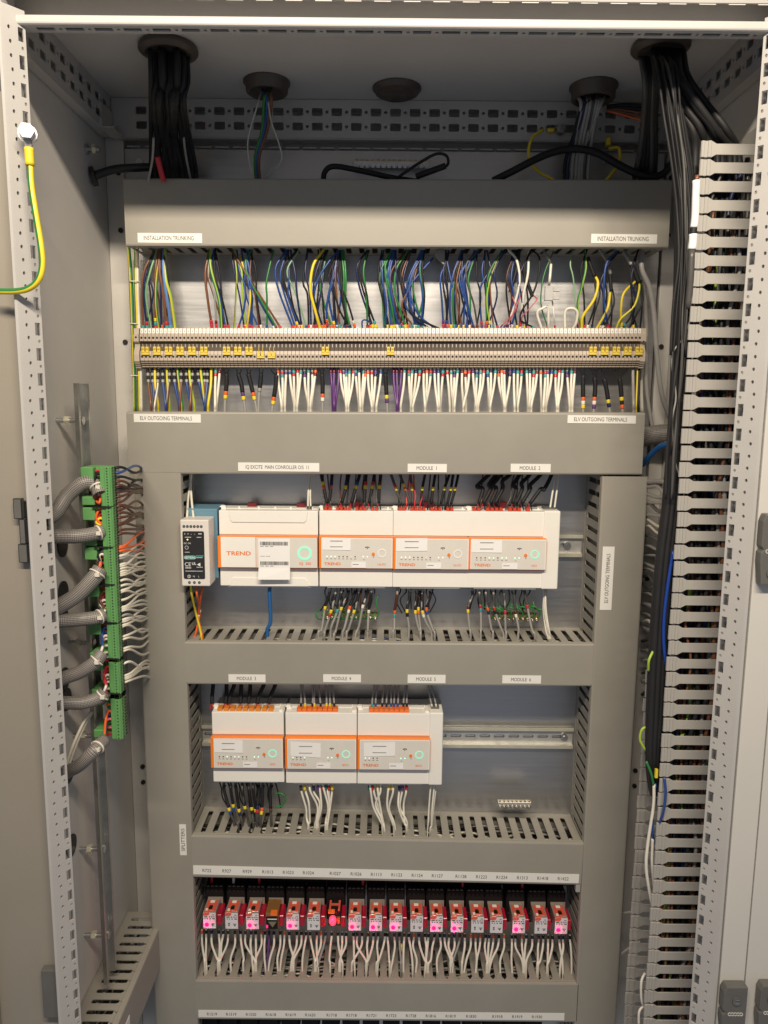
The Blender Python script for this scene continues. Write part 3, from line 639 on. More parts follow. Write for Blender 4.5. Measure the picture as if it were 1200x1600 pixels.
TW = [('brown', [(242,388),(226,426),(221,465),(224,512)], 1.9, ['teal']), ('navy', [(243,388),(229,430),(226,465),(230,512)], 2.0, ['teal','red']), ('palegreen', [(245,388),(233,428),(229,465),(236,512)], 1.9, [], 'green'),
 ('brown', [(248,388),(243,420),(241,460),(243,512)], 1.7, ['red','teal','yellow']), ('green', [(250,388),(246,440),(245,475),(249,513)], 1.8, [], 'yellow'), ('navy', [(251,390),(251,450),(252,513)], 1.8, []),
 ('brown', [(250,388),(250,420),(255,465),(261,512)], 2.3, ['teal','red']), ('skyblue', [(255,388),(256,430),(261,470),(267,512)], 2.4, ['teal']), ('lime', [(258,390),(259,430),(267,470),(274,513)], 2.4, [], 'yellow'),
 ('brown', [(327,388),(321,425),(326,470),(331,510)], 2.0, ['red','red']), ('grey', [(329,388),(325,430),(334,465),(338,510)], 1.5, ['red','maroon']), ('lime', [(328,388),(329,420),(341,465),(346,513)], 2.4, [], 'green'),
 ('blue', [(335,386),(331,420),(344,465),(352,511)], 1.6, ['red']), ('black', [(336,386),(336,430),(348,465),(357,511)], 1.6, ['red']),
 ('lime', [(365,388),(371,425),(370,460),(366,513)], 1.4, [], 'brown'), ('blue', [(370,390),(375,420),(383,450),(380,480),(373,511)], 1.6, ['red']), ('black', [(362,388),(380,430),(393,470),(384,511)], 1.6, ['red']),
 ('yellow', [(375,400),(391,450),(389,490),(385,513)], 1.5, []), ('blue', [(378,395),(388,440),(392,470),(390,511)], 1.6, ['red']), ('blue', [(386,392),(392,450),(394,511)], 1.6, ['red']),
 ('green', [(395,387),(383,405),(388,435),(418,490),(432,513)], 1.7, ['maroon']), ('blue', [(390,388),(387,425),(400,460),(428,511)], 1.6, ['white']), ('brown', [(362,388),(376,415),(400,455),(437,510)], 1.7, ['red']),
 ('blue', [(448,388),(432,420),(436,455),(457,511)], 1.6, ['red']), ('blue', [(449,388),(437,425),(442,455),(461,511)], 1.6, ['orange']), ('black', [(450,388),(441,430),(450,465),(466,511)], 1.7, ['orange', 'yellow']),
 ('black', [(466,388),(443,420),(452,460),(470,511)], 1.6, ['red']), ('palegreen', [(468,388),(448,425),(462,460),(479,511)], 1.4, ['blue']),
 ('yellow', [(507,387),(489,415),(486,450),(493,490),(500,513)], 2.3, []), ('black', [(497,388),(498,430),(496,470),(490,511)], 1.6, ['red']), ('black', [(513,388),(501,420),(504,470),(508,511)], 1.6, ['orange']),
 ('green', [(512,388),(499,440),(505,470),(518,511)], 1.6, ['orange']), ('blue', [(530,388),(515,408),(495,435),(490,470),(494,511)], 1.7, ['red']), ('navy', [(508,390),(503,440),(496,480),(492,511)], 1.6, []),
 ('blue', [(530,388),(520,430),(510,470),(511,508)], 1.7, ['red','orange']), ('blue', [(532,388),(518,440),(515,470),(523,511)], 1.7, ['orange', 'yellow']), ('brown', [(527,388),(523,430),(526,470),(531,511)], 1.5, ['teal']),
 ('black', [(528,388),(519,430),(530,475),(545,511)], 1.6, ['navy']), ('black', [(531,388),(533,450),(538,490),(538,511)], 1.6, ['blue']), ('black', [(533,388),(532,440),(545,480),(554,510)], 1.6, ['orange','white']),
 ('green', [(534,390),(536,430),(538,470),(547,511)], 1.8, ['navy']),
 ('navy', [(575,388),(557,415),(562,450),(582,509)], 1.6, ['yellow']), ('black', [(577,388),(562,415),(566,455),(587,509)], 1.6, ['yellow','teal']), ('blue', [(566,513),(566,503),(573,500),(581,507)], 1.3, []),
 ('black', [(598,388),(592,430),(600,475),(606,511)], 1.6, ['yellow']), ('blue', [(599,388),(597,430),(602,475),(602,511)], 1.7, ['navy']), ('green', [(612,390),(594,425),(598,470),(600,513)], 1.4, []), ('blue', [(615,388),(606,420),(605,450),(612,511)], 2.2, ['yellow']),
 ('blue', [(616,388),(607,420),(612,470),(622,511)], 1.7, ['white']), ('green', [(612,392),(603,420),(612,480),(617,511)], 1.6, ['yellow']), ('blue', [(617,388),(609,430),(615,480),(625,511)], 1.7, ['teal']), ('darkbrown', [(635,388),(611,428),(615,470),(628,508)], 1.8, ['red']),
 ('green', [(640,387),(620,420),(618,455),(625,490),(634,511)], 1.8, ['yellow']), ('black', [(641,388),(627,425),(631,470),(637,511)], 1.6, ['orange']),
 ('blue', [(660,388),(640,425),(638,460),(650,511)], 1.8, ['teal']), ('blue', [(662,388),(642,440),(643,480),(655,511)], 1.8, ['teal']), ('navy', [(664,388),(645,430),(641,480),(659,511)], 1.6, ['navy']),
 ('brown', [(655,400),(645,440),(630,470),(633,490),(646,510)], 1.6, ['teal']), ('blue', [(677,403),(655,430),(638,450),(634,475),(645,497),(668,512)], 1.7, ['white']), ('green', [(650,410),(644,440),(652,480),(663,511)], 1.5, ['white']),
 ('blue', [(648,420),(642,460),(655,490),(678,512)], 1.7, ['teal']), ('black', [(640,455),(640,485),(655,503),(685,513)], 1.6, ['black']),
 ('blue', [(700,405),(690,430),(690,470),(693,510)], 1.6, ['red','purple']), ('black', [(702,388),(691,440),(696,475),(699,510)], 1.6, ['orange','blue']),
 ('blue', [(722,388),(708,430),(702,470),(705,511)], 1.6, ['yellow']), ('green', [(724,388),(709,440),(708,480),(710,511)], 1.6, ['teal']), ('black', [(724,388),(714,425),(710,470),(713,511)], 1.6, ['blue']), ('brown', [(724,389),(712,440),(716,480),(722,511)], 1.4, ['blue']),
 ('blue', [(748,388),(721,425),(722,450),(729,480),(729,511)], 1.6, ['blue']), ('black', [(747,388),(721,430),(722,460),(734,511)], 1.5, ['white']), ('blue', [(749,388),(723,425),(730,470),(740,511)], 1.6, ['navy']), ('darkgrey', [(749,388),(731,415),(731,445),(740,475),(746,511)], 1.5, ['maroon']),
 ('blue', [(787,388),(758,430),(750,460),(753,511)], 1.6, ['purple', 'red']), ('green', [(785,388),(764,425),(761,460),(761,511)], 1.5, ['blue','orange']), ('lime', [(784,388),(766,430),(762,470),(766,511)], 1.3, ['blue','yellow']), ('brown', [(785,388),(766,430),(767,470),(771,511)], 1.3, ['teal']),
 ('white', [(793,386),(808,410),(813,440),(806,470),(793,510)], 2.0, ['purple']), ('blue', [(795,386),(809,415),(810,440),(808,470),(799,511)], 1.6, ['white']), ('pink', [(797,455),(803,475),(805,488),(783,510)], .9, ['blue']), ('pink', [(816,455),(806,480),(797,500),(788,510)], .9, ['purple']),
 ('white', [(826,396),(825,428),(818,460),(813,508)], 2.0, ['red', 'red']), ('black', [(830,387),(842,405),(843,430),(832,460),(815,490),(816,503),(834,512)], 1.5, ['teal']), ('pink', [(835,463),(838,470),(825,485),(815,500),(820,512)], .9, ['yellow']),
 ('white', [(861,413),(860,432),(857,450)], 2.1, [], None), ('white', [(847,515),(841,490),(847,478),(856,482),(858,500),(857,515)], 2.2, []), ('white', [(883,515),(883,490),(893,478),(903,485),(900,502),(894,515)], 2.2, []),
 ('palegreen', [(895,388),(892,410),(896,440),(902,490),(903,511)], 1.2, ['maroon', 'red']), ('green', [(866,388),(852,428),(846,455),(848,480),(856,512)], 1.1, ['red']), ('white', [(862,462),(864,490),(867,511)], 1.1, ['red']), ('grey', [(850,392),(858,405),(861,416)], 2.2, []),
 ('lime', [(914,388),(915,420),(909,450),(904,480),(908,513)], 1.9, [], 'green'), ('yellow', [(929,430),(933,445),(929,468),(912,495),(909,514)], 2.1, []), ('black', [(929,432),(929,470),(918,511)], 1.5, ['white']), ('black', [(931,432),(936,455),(928,490),(925,511)], 1.5, ['navy']),
 ('blue', [(968,387),(948,410),(943,440),(945,480),(950,511)], 2.0, ['red']), ('blue', [(945,470),(946,495),(937,511)], 1.4, ['white']), ('yellow', [(954,453),(948,480),(932,514)], 2.1, []), ('black', [(957,452),(959,475),(950,500),(942,511)], 1.5, ['white']), ('black', [(954,452),(957,490),(954,511)], 1.5, ['maroon']),
 ('yellow', [(995,438),(975,460),(969,480),(971,508)], 1.9, ['yellow']), ('lime', [(998,438),(1000,455),(992,480),(972,500),(963,514)], 1.9, [], 'yellow'), ('black', [(994,438),(986,475),(995,511)], 1.5, ['navy']), ('black', [(997,440),(988,490),(976,508)], 1.5, ['teal']), ('black', [(1002,438),(1005,470),(995,495),(984,511)], 1.5, ['navy']), ('black', [(1000,440),(1004,480),(1000,514)], 1.5, [])]
rx = random.Random(77)
for (a, b, L) in ((242, 234, ['black', 'navy']), (256, 258, ['black', 'darkbrown']), (333, 341, ['navy', 'black', 'brown']), (366, 380, ['navy', 'lime']), (392, 402, ['black', 'blue', 'darkbrown']), (452, 463, ['blue', 'navy', 'black']), (505, 500, ['navy', 'black']), (529, 517, ['navy', 'blue', 'black']), (534, 541, ['black', 'green']),
                  (600, 609, ['navy', 'green', 'black']), (618, 618, ['navy', 'blue']), (640, 630, ['brown', 'navy', 'black']), (662, 652, ['blue', 'navy', 'black', 'green']), (701, 697, ['navy']), (724, 714, ['navy', 'darkbrown']), (748, 737, ['navy', 'black']), (787, 759, ['black', 'navy']), (808, 800, ['black', 'navy', 'darkbrown']), (915, 916, ['black']), (967, 945, ['navy', 'black']), (1000, 990, ['black', 'navy']), (697, 705, ['black', 'blue']), (744, 728, ['blue', 'green']), (760, 770, ['black', 'navy', 'blue']), (805, 790, ['blue', 'black']), (830, 822, ['black', 'navy']), (578, 570, ['green', 'black']), (425, 418, ['green']), (480, 486, ['black', 'navy'])):
    for c in L:
        e = b + rx.uniform(-9, 9); m_ = a*.45 + e*.55 + rx.uniform(-11, 7)
        TW.append((c, [(a + rx.uniform(-3, 3), 388), (m_ - rx.uniform(0, 6), 428 + rx.uniform(-8, 8)), (m_ + rx.uniform(-3, 4), 464), (e, 511)], rx.uniform(1.35, 1.65), [rx.choice(['red', 'orange', 'teal', 'navy', 'blue', 'maroon', 'white', 'yellow'])]))
for w in TW: topw(*w[:4], col2=(w[4] if len(w) > 4 else None))
def sheath(pts, r, y, key, n='cable_sheath', col='black'):
    wire(col, P([(a, b, y) for a, b in pts]), r*.001, name=n, cat='sheath', where=('above the terminal strip', 'from the earth cable end'), group='heat-shrink sheaths', key=key)
for pts, r in (([(812,386),(806,425),(797,456)], 3), ([(800,386),(818,425),(832,464)], 3), ([(918,402),(923,416),(929,432)], 3.2), ([(953,428),(954,440),(955,455)], 3), ([(986,413),(992,425),(998,442)], 4.2)): sheath(pts, r, -.048, pts[0][0])
wire('grey', P([(972,388,-.04),(980,402,-.045),(988,415,-.048)]), .0032, name='cable', cat='cable', where=('above the terminal strip', 'from the earth cable end'), key=975)
wire('grey', P([(935,388,-.04),(942,398,-.04),(950,412,-.03),(954,430,-.03)]), .0026, name='cable', cat='cable', where=('above the terminal strip', 'from the earth cable end'), key=940)
wire('grey', P([(1003,385,-.04),(1003,420,-.045),(1015,450,-.045),(1022,490,-.045),(1027,560,-.045),(1035,620,-.04),(1052,665,-.02),(1058,690,-.02)]), .0042, name='cable', cat='cable', where=('hanging past the strip end', 'from the strip'), key=2)
wire('grey', P([(1006,420,-.02),(1010,520,-.02),(1010,600,-.02),(1018,660,-.02),(1026,700,-.02)]), .0032, name='cable', cat='cable', where=('hanging past the strip end', 'from the strip'), key=1)
wire('white', P([(1003,560,-.012),(1002,600,-.012),(1003,644,-.02)]), .003, name='cable', cat='cable', where=('hanging past the strip end', 'from the strip'), key=0)
# lever connector block and folded grey sleeve
c0 = at(851, 447, -.06); c1 = at(860, 470, -.06)
m = MB().box(c0.x, c1.x+.003, -.066, -.056, c1.z, c0.z, 'clear_plastic')
for dz in (.2, .75): m.box(c1.x+.003, c1.x+.014, -.064, -.058, c1.z+(c0.z-c1.z)*dz-.003, c1.z+(c0.z-c1.z)*dz+.004, 'clear_plastic')
m.build('lever_connector', bevel=.001, label='clear plastic lever connector joining a white wire above the terminals', cat='connector')
a = [at(678, 398, -.04), at(690, 384, -.04), at(702, 408, -.045), at(696, 416, -.047), at(682, 404, -.045)]
m = MB().prism([(p.x, p.z) for p in a], -.047, -.0445, lambda u, v, t: (u, t, v), 'trunk_pvc'); m.build('torn_cover_flap', bevel=.0006, label='bent grey plastic flap hanging from the installation trunking slots', cat='flap')
# earth cables down the left of the strip
for k, (c, c2, x, r) in enumerate((('green', 'yellow', 209, 3.0), ('yellow', 'green', 215.5, 2.2), ('white', None, 219, 2.2))):
    wire(c, P([(x-8+ (4 if k else 0), 386, -.03), (x-4, 440, -.032), (x-1, 520, -.034), (x+1, 585, -.034), (x+2, 644, -.03)]), r*.001, name='earth_cable' if k < 2 else 'cable', cat='cable', where=('running down beside the strip', 'from the wall'), col2=c2, key=k)
m = MB()
for py in (440, 506, 587):
    p = at(208, py, -.034); m.tube([p+Vector((-.006, .003, 0)), p+Vector((-.003, -.004, 0)), p+Vector((.006, -.004, .0)), p+Vector((.011, .003, 0))], .0009, 'nylon', 6, 4)
    m.build('cable_tie', label=f'pale nylon tie round the earth cables, {ordw((440, 506, 587).index(py)+1)} from the top', cat='cable tie', group='ties round the earth cables'); m = MB()

# ============================================================ WIRES BELOW THE TERMINAL STRIP
rb = random.Random(3)
def botw(col, a, b, r, marks=(), py0=577, py1=641, mid=None, name='wire', col2=None):
    y0 = -.036; y1 = -.045 + rb.uniform(-.012, .012)
    q = [at(a, py0-6, y0+.004), at(a, py0+4, y0), at(mid if mid else a*.72+b*.28 + rb.uniform(-.8, .8), py0+26, y0-.007), at(b*.93+a*.07, py1-10, y1-.003), at(b, py1+2, y1), at(b, py1+12, y1)+Vector((0, 0, -.02))]
    mk = [(-(.0105+.0056*i), c) for i, c in enumerate(marks)]
    wire(col, q, r*.001, where=('below the terminal strip', 'from the earth cable end'), group='wires below the terminal strip', marks=mk, key=a, name='outgoing_wire', col2=col2, mr=1.28, mlen=.005)
MK = ['teal', 'red', 'teal', 'navy', 'orange', 'blue', 'teal', 'maroon', 'purple', 'red']
for a, b, c, c2 in [(231,236,'brown',None),(238,242,'blue',None),(242,247,'yellow',None),(247,241,'white','darkbrown'),(254,259,'blue',None),(261,265,'lime','yellow'),(265,261,'brown','cream'),(272,280,'blue',None),(278,285,'green','yellow'),(283,281,'brown',None),(291,298,'blue',None),(296,304,'lime','yellow'),(301,297,'brown',None),(309,320,'blue',None),(314,321,'lime','yellow'),(319,321,'brown',None),(324,320,'blue',None),(330,325,'yellow',None)]:
    botw(c, a, b, 2.1, ['black', 'grey', 'black', 'grey'] if c in ('brown', 'blue', 'white') else (), col2=c2)
Wh = [(337,336),(343,338),(434,440),(441,441),(447,445),(453,460),(459,460),(465,463),(470,464),(476,482),(482,482),(488,485),(493,486),(532,541),(537,541),(541,543),(546,544),(552,544),(556,561),(561,563),(568,565),(571,566),(575,581),(581,582),(587,583),(595,588),(632,626),(639,642),(644,642),(650,644),(656,645),(662,664),(667,664),(673,665),(679,684),(685,686),(692,688),(699,703),(705,708),(710,708),(715,710),(722,724),(727,728),(733,724),(739,744),(745,743),(751,745),(756,747),(762,764),(767,765),(774,766),(779,787),(784,788),(788,789),(797,790),(803,804),(809,808),(815,809),(823,825),(828,827),(834,830),(839,830),(845,846),(852,849),(856,852),(862,853),(868,870),(874,871),(879,872),(886,890),(893,893),(898,894)]
for i, (a, b) in enumerate(Wh): botw('white', a, b, 2.05 + .1*rb.random(), [MK[(i*7) % 10]] + ([MK[(i*3+1) % 10]] if i % 3 == 0 else []), py0=578+rb.uniform(-1, 2))
for a, b in ((517,520),(522,522),(529,524),(615,620),(620,621),(627,623)): botw('purple', a, b, 2.0, ['maroon'])
def sleeved(px, pts_top, pts, marks, r=3.6):
    """one sleeved cable under the strip: black sleeve, two thin cores to the terminals, coloured markers, grey tail into the slot"""
    q = P([(a, b, -.046) for a, b in pts]); o = MB().tube(q, r*.001, 'wire_black', 10, 5).build('sleeved_cable', cat='cable', group='black sleeved cables below the terminals')
    WREG.append((o, 'black', px, ('below the terminal strip', 'from the earth cable end'), 'sleeved_cable'))
    for (a, b) in pts_top: MB().tube([at(a, b, -.036), at(a*.6+pts[0][0]*.4, b+5, -.04), q[0], q[0].lerp(q[1], .3)], .0011, 'wire_black', 6, 4).build('core_wire', o)
    d = (q[-1]-q[-2]).normalized(); p = q[-1]
    for mc in marks:
        MB().tube([p, p+d*.003, p+d*.0062], .0033, 'wire_'+mc, 8, 2).build('marker_sleeve', o); p = p + d*.0064
    MB().tube([p - d*.002, p + d*.006, p+d*.015+Vector((0, 0, -.006)), p+d*.02+Vector((0, 0, -.03))], .0023, 'wire_grey', 8, 4).build('cable_tail', o)
for px, tops, pts, mk in [(354, [(350,578),(357,578)], [(354,584),(354,598),(353,611)], ['orange','yellow']), (374, [(370,578),(377,578)], [(372,584),(377,600),(379,613)], ['purple','yellow']), (390, [(386,578),(392,578)], [(388,584),(392,600),(395,613)], ['orange','yellow']),
     (408, [(405,578),(411,578)], [(408,584),(407,596),(406,606)], ['grey']), (431, [(424,578),(433,578)], [(432,586),(431,600),(428,620)], ['orange','yellow']), (504, [(500,578),(506,578)], [(503,584),(504,600),(504,615)], ['orange','white']),
     (603, [(599,578),(606,578)], [(602,584),(603,600),(604,617)], ['yellow','purple']), (911, [(907,578),(914,578)], [(911,586),(911,605),(911,620)], ['orange','white','yellow']), (929, [(925,578),(933,578)], [(929,590),(930,605),(929,620)], ['orange','white','purple']),
     (947, [(940,578),(944,582)], [(944,592),(948,610),(950,624)], ['yellow','navy']), (970, [(962,578),(980,578)], [(968,592),(970,606),(971,620)], ['yellow','black','orange'])]: sleeved(px, tops, pts, mk)
botw('yellow', 996, 994, 1.4); botw('black', 999, 997, 2.2); botw('grey', 989, 990, 2.6)

# ============================================================ POWER SUPPLY
c = at(281, 812, -.115); d = at(327, 916, -.115)
px0, px1, pzt, pzb = c.x, d.x, c.z, d.z
psu = thing('power_supply', ((px0+px1)/2, -.06, pzb), 'small white and blue power supply with black printed front', 'power supply')
MB().box(px0+.0005, px1+.0065, -.075, -.008, pzb+.004, pzt+.012, 'psu_blue').build('rear_housing', psu, bevel=.001)
MB().box(px0, px1+.0015, -.115, -.0755, pzb, pzt, 'psu_white').build('front_housing', psu, bevel=.002)
w = px1-px0; h = pzt-pzb; yf = -.1152
m = MB().prism(rrect(px0+w*.08, px1-w*.14, pzb+h*.11, pzb+h*.83, .0025), yf, yf-.0004, lambda a, b, t: (a, t, b), 'psu_black'); o = m.build('front_plate', psu)
m = MB()
fx = lambda f: px0+w*f; fz = lambda f: pzb+h*f
yl = yf-.0006
m.box(fx(.15), fx(.50), yl-.0001, yl, fz(.405), fz(.468), 'teal'); m.text('SIEMENS', (fx(.325), yl-.0003, fz(.436)), .0052, 'print_white', bold=.01)
m.box(fx(.54), fx(.82), yl-.0001, yl, fz(.452), fz(.468), 'teal')
m.text('CE', (fx(.24), yl, fz(.335)), .0085, 'print_white'); m.text('UL', (fx(.47), yl, fz(.345)), .0058, 'print_white', bold=.02); m.text('DC OK', (fx(.25), yl, fz(.65)), .0036, 'print_white')
m.text('N', (fx(.45), yl, fz(.15)), .004, 'print_white'); m.text('L', (fx(.63), yl, fz(.15)), .004, 'print_white'); m.ring((fx(.28), fz(.15)), .0020, .0026, yl, yl-.0001, 'print_white', 14); m.box(fx(.28)-.0004, fx(.28)+.0004, yl-.0001, yl, fz(.135), fz(.165), 'print_white')
m.text('+', (fx(.16), yl, fz(.79)), .005, 'print_white'); m.text('+', (fx(.28), yl, fz(.79)), .005, 'print_white'); m.text('-', (fx(.40), yl, fz(.79)), .005, 'print_white'); m.text('-', (fx(.52), yl, fz(.79)), .005, 'print_white')
for k in range(6): m.box(fx(.66+.02*k), fx(.675+.02*k), yl-.0001, yl, fz(.785), fz(.80), 'print_white')
rq = random.Random(5)
for f0, f1, fy in ((.17, .40, .735), (.60, .76, .735), (.15, .33, .51), (.15, .36, .285), (.15, .36, .27), (.15, .78, .225), (.56, .78, .43), (.56, .78, .285)):
    x = f0
    while x < f1: 
        s = rq.uniform(.012, .03); m.box(fx(x), fx(min(f1, x+s)), yl-.0001, yl, fz(fy), fz(fy)+.0011, 'print_white'); x += s+.012
m.prism(circle(fx(.66), fz(.33), .0035, 3), yl, yl-.0001, lambda a, b, t: (a, t, b), 'print_white')
m.ring((fx(.22), fz(.585)), .0024, .0029, yl, yl-.0001, 'print_white', 16)
m.build('printing', o)
MB().cyl((fx(.26), yf-.0004, fz(.705)), (fx(.26), yf-.001, fz(.705)), .0011, 'led_yellow', 10).build('indicator_led', psu)
m = MB()
for k in range(6): m.cyl((fx(.14+.125*k), -.1148, fz(.90)), (fx(.14+.125*k), -.1153, fz(.90)), .0023, 'hole_dark', 12); m.cyl((fx(.14+.125*k), -.1153, fz(.90)), (fx(.14+.125*k), -.1156, fz(.90)), .0012, 'steel', 8)
for k in range(3): m.cyl((fx(.28+.18*k), -.1148, fz(.055)), (fx(.28+.18*k), -.1153, fz(.055)), .0023, 'hole_dark', 12); m.cyl((fx(.28+.18*k), -.1153, fz(.055)), (fx(.28+.18*k), -.1156, fz(.055)), .0012, 'steel', 8)
m.build('screw_terminals', psu)

# ============================================================ CONTROLLER AND MODULES
def module(px0, pxr, pyt, pyb, lab, panel, ring, txt, conn, row, main=False, stick=None, leds=8, y=-.075, lx=None):
    a, b = at(px0, pyt, y), at(pxr, pyb, y); x0, x1, zt, zb = a.x+.0008, b.x-.0008, a.z, b.z
    t = thing('io_module' if not main else 'main_controller', ((x0+x1)/2, -.05, zb), lab, 'module' if not main else 'controller', None if main else 'white control modules')
    pz1 = at(px0, panel[0], y-.010).z; pz0 = at(px0, panel[1], y-.010).z
    g0 = pz0 - .001
    MB().box(x0, x1, y, -.010, pz1+.0015, zt, 'module_white').build('upper_housing', t, bevel=.0012)
    MB().box(x0, x1, y+.002, -.0105, pz0-.002, pz1+.001, 'module_white').build('middle_housing', t)
    MB().box(x0, x1, y, -.010, zb+.002, pz0-.0025, 'module_white').box(x0+.012, x1-.012, y+.003, -.012, zb-.001, zb+.0021, 'module_white').build('lower_housing', t, bevel=.0012)
    if main:
        w = x1-x0
        for zA, zB, s in ((zt-.0001, zt-.019, 1), (zb+.0021, zb+.016, -1)):
            lp = [(x0+w*.10, zA), (x0+w*.115, zB+.004*s), (x0+w*.135, zB), (x1-w*.135, zB), (x1-w*.115, zB+.004*s), (x1-w*.10, zA)]
            MB().prism(lp, y-.0003, y-.0016, lambda a, b, q: (a, q, b), 'module_white').build('finger_flap', t, bevel=.0006, seg=2)
    MB().box(x0-.0012 if px0 in (341, 330) else x0, x1, y-.0098, y+.0018, pz0, pz1, 'module_orange').build('cover_frame', t, bevel=.0005, seg=1)
    yp = y-.0100
    fx0 = x0+.0042
    if main:
        xm = x0+(x1-x0)*.38
        MB().box(fx0, xm-.0006, yp-.0006, yp+.0001, pz0+.001, pz1-.0008, 'module_white').build('front_flap', t, bevel=.0003, seg=1)
        o = MB().box(xm+.0002, x1-.0006, yp-.0005, yp+.0001, pz0+.001, pz1-.0012, 'module_face').build('front_panel', t)
    else:
        o = MB().box(fx0, x1-.0006, yp-.0005, yp+.0001, pz0+.001, pz1-.0012, 'module_white').box(fx0+.001, x1-.0022, yp-.0007, yp-.0004, pz0+.0022, pz1-.0026, 'module_face').build('front_panel', t)
    yy = yp-.0010; W_ = x1-x0; H_ = pz1-pz0
    gx = lambda f: x0+W_*f; gz = lambda f: pz0+H_*f
    m = MB()
    if main:
        m.text('TREND', (gx(.205), yp-.0009, gz(.47)), .0092, 'print_orange', xs=1.35, bold=.022)
        m.text('IQ', (gx(.835), yy, gz(.16)), .0062, 'print_orange', bold=.01); m.text('300', (gx(.905), yy, gz(.16)), .0062, 'print_orange')
    else:
        m.text('TREND', (gx(.185), yy, gz(.155)), .0062, 'print_orange', xs=1.35, bold=.022)
        m.text(txt, (gx(.845), yy, gz(.15)), .0052, 'print_orange')
        for k in range(leds):
            m.box(gx(.10+.054*k), gx(.125+.054*k), yy-.0001, yy, gz(.305), gz(.325), 'print_grey')
        m.text('AL', (gx(.61), yy, gz(.30)), .003, 'print_grey')
        for dx, dz in ((0, 0), (.014, .012), (.03, .012), (.022, -.03), (.045, 0)): m.box(gx(.625+dx), gx(.637+dx), yy-.0001, yy, gz(.67+dz), gz(.70+dz), 'print_black')
        m.box(gx(.735), gx(.745), yy-.0001, yy, gz(.36), gz(.42), 'print_grey')
    m.build('printing', o)
    if main: MB().ring((gx(.87), gz(.48)), .0080, .0118, yp-.0002, yp-.0012, 'ring_on', 36).build('status_ring', t)
    else:
        MB().ring((gx(.853), gz(.50)), .0054, .0072, yp-.0004, yp-.0013, 'ring_on' if ring else 'ring_off', 30).build('status_ring', t)
        MB().cyl((gx(.735), yp-.0004, gz(.475)), (gx(.735), yp-.0016, gz(.475)), .0027, 'module_orange', 14).build('button', t)
        r_ = random.Random(int(px0)); m = MB()
        for k in range(leds):
            c = r_.choice(['print_black', 'print_black', 'led_white', 'led_green']) if ring else ['led_white', 'led_white', 'led_green', 'print_black', 'print_black', 'print_black', 'module_white', 'print_black'][k % 8]
            m.cyl((gx(.112+.054*k), yp-.0006, gz(.385)), (gx(.112+.054*k), yp-.0011, gz(.385)), .0011, c, 8)
        for k in (0, 1): m.cyl((gx(.60+.055*k), yp-.0006, gz(.385)), (gx(.60+.055*k), yp-.0011, gz(.385)), .0011, 'led_green' if ring else 'led_white', 8)
        m.build('indicator_leds', t)
    # stickers: white paper with barcode-like bars only (no matrix codes)
    if main:
        s0, s1 = gx(.405), gx(.722); sz1 = pz1-.003; sz0 = zb+.016
        MB().add([(s0, yp-.0012, sz1), (s1, yp-.0012, sz1), (s1, yp-.0016, pz0), (s0, yp-.0016, pz0), (s0-.001, yp-.0044, sz0), (s1, yp-.0030, sz0),
                  (s0, yp-.0008, sz1), (s1, yp-.0008, sz1), (s1, yp-.0012, pz0), (s0, yp-.0012, pz0), (s0-.001, yp-.0040, sz0), (s1, yp-.0026, sz0)],
                 [(0,1,2,3)[::-1], (3,2,5,4)[::-1], (6,7,8,9), (9,8,11,10), (4,5,11,10), (0,6,7,1), (0,3,9,6), (3,4,10,9), (1,7,8,2), (2,8,11,5)], 'paper').build('sticker', t)
        m = MB(); rr = random.Random(2)
        for zz, yb in ((sz1-.008, yp-.0014), (pz0+.0085, yp-.0017)):
            x = s0+.003
            while x < s1-.003:
                bw = rr.choice((.0005, .0008, .0013)); m.box(x, x+bw, yb-.0002, yb, zz-.0030, zz+.0030, 'print_black'); x += bw+rr.choice((.0005, .0008))
            for q in range(3): m.box(s0+.003+.008*q, s0+.0085+.008*q, yb-.0002, yb, zz-.0052, zz-.0042, 'print_grey')
            for q in range(2): m.box(s0+.003+.009*q, s0+.0105+.009*q, yb-.0002, yb, zz-.0215, zz-.0207, 'print_grey')
        m.build('barcode', t)
    else:
        sx0, sx1, sz0, sz1, tilt = stick
        A, B, C_, D_ = gx(sx0), gx(sx1), gz(sz0), gz(sz1)
        m = MB().add([(A, yp-.0012, C_), (B, yp-.0018, C_+tilt), (B, yp-.0012, D_+tilt), (A, yp-.0012, D_), (A, yp-.0009, C_), (B, yp-.0009, C_+tilt), (B, yp-.0009, D_+tilt), (A, yp-.0009, D_)], [(0,1,2,3), (7,6,5,4), (0,4,5,1), (1,5,6,2), (2,6,7,3), (3,7,4,0)], 'paper')
        q = MB()
        for f in (.28, .75):
            q.box(A+(B-A)*.28, A+(B-A)*.72, yp-.0022, yp-.0019, C_+(D_-C_)*f+tilt*.5-.0004, C_+(D_-C_)*f+tilt*.5+.0004, 'print_grey')
        o = m.build('sticker', t); q.build('print_line', o)
        A, B = gx(.44), gx(.635); m = MB().box(A, B, yp-.0011, yp-.0008, gz(.03), gz(.22), 'paper'); o = m.build('sticker', t); MB().box(A+.002, A+.012, yp-.0014, yp-.0011, gz(.13), gz(.15), 'print_grey').build('print_line', o)
    # comb bar, hooks and plug-in connectors on top
    m = MB().box(x0+.004, x1-.003, -.052, -.049, zt-.0035, zt+.0008, 'module_white')
    for f in (.18, .38, .55, .71, .93): m.box(gx(f)-.0016, gx(f)+.0016, -.0525, -.045, zt-.002, zt+.0035, 'module_white')
    m.build('cable_comb', t, bevel=.0005, seg=1)
    m = MB(); hx = x0+.003
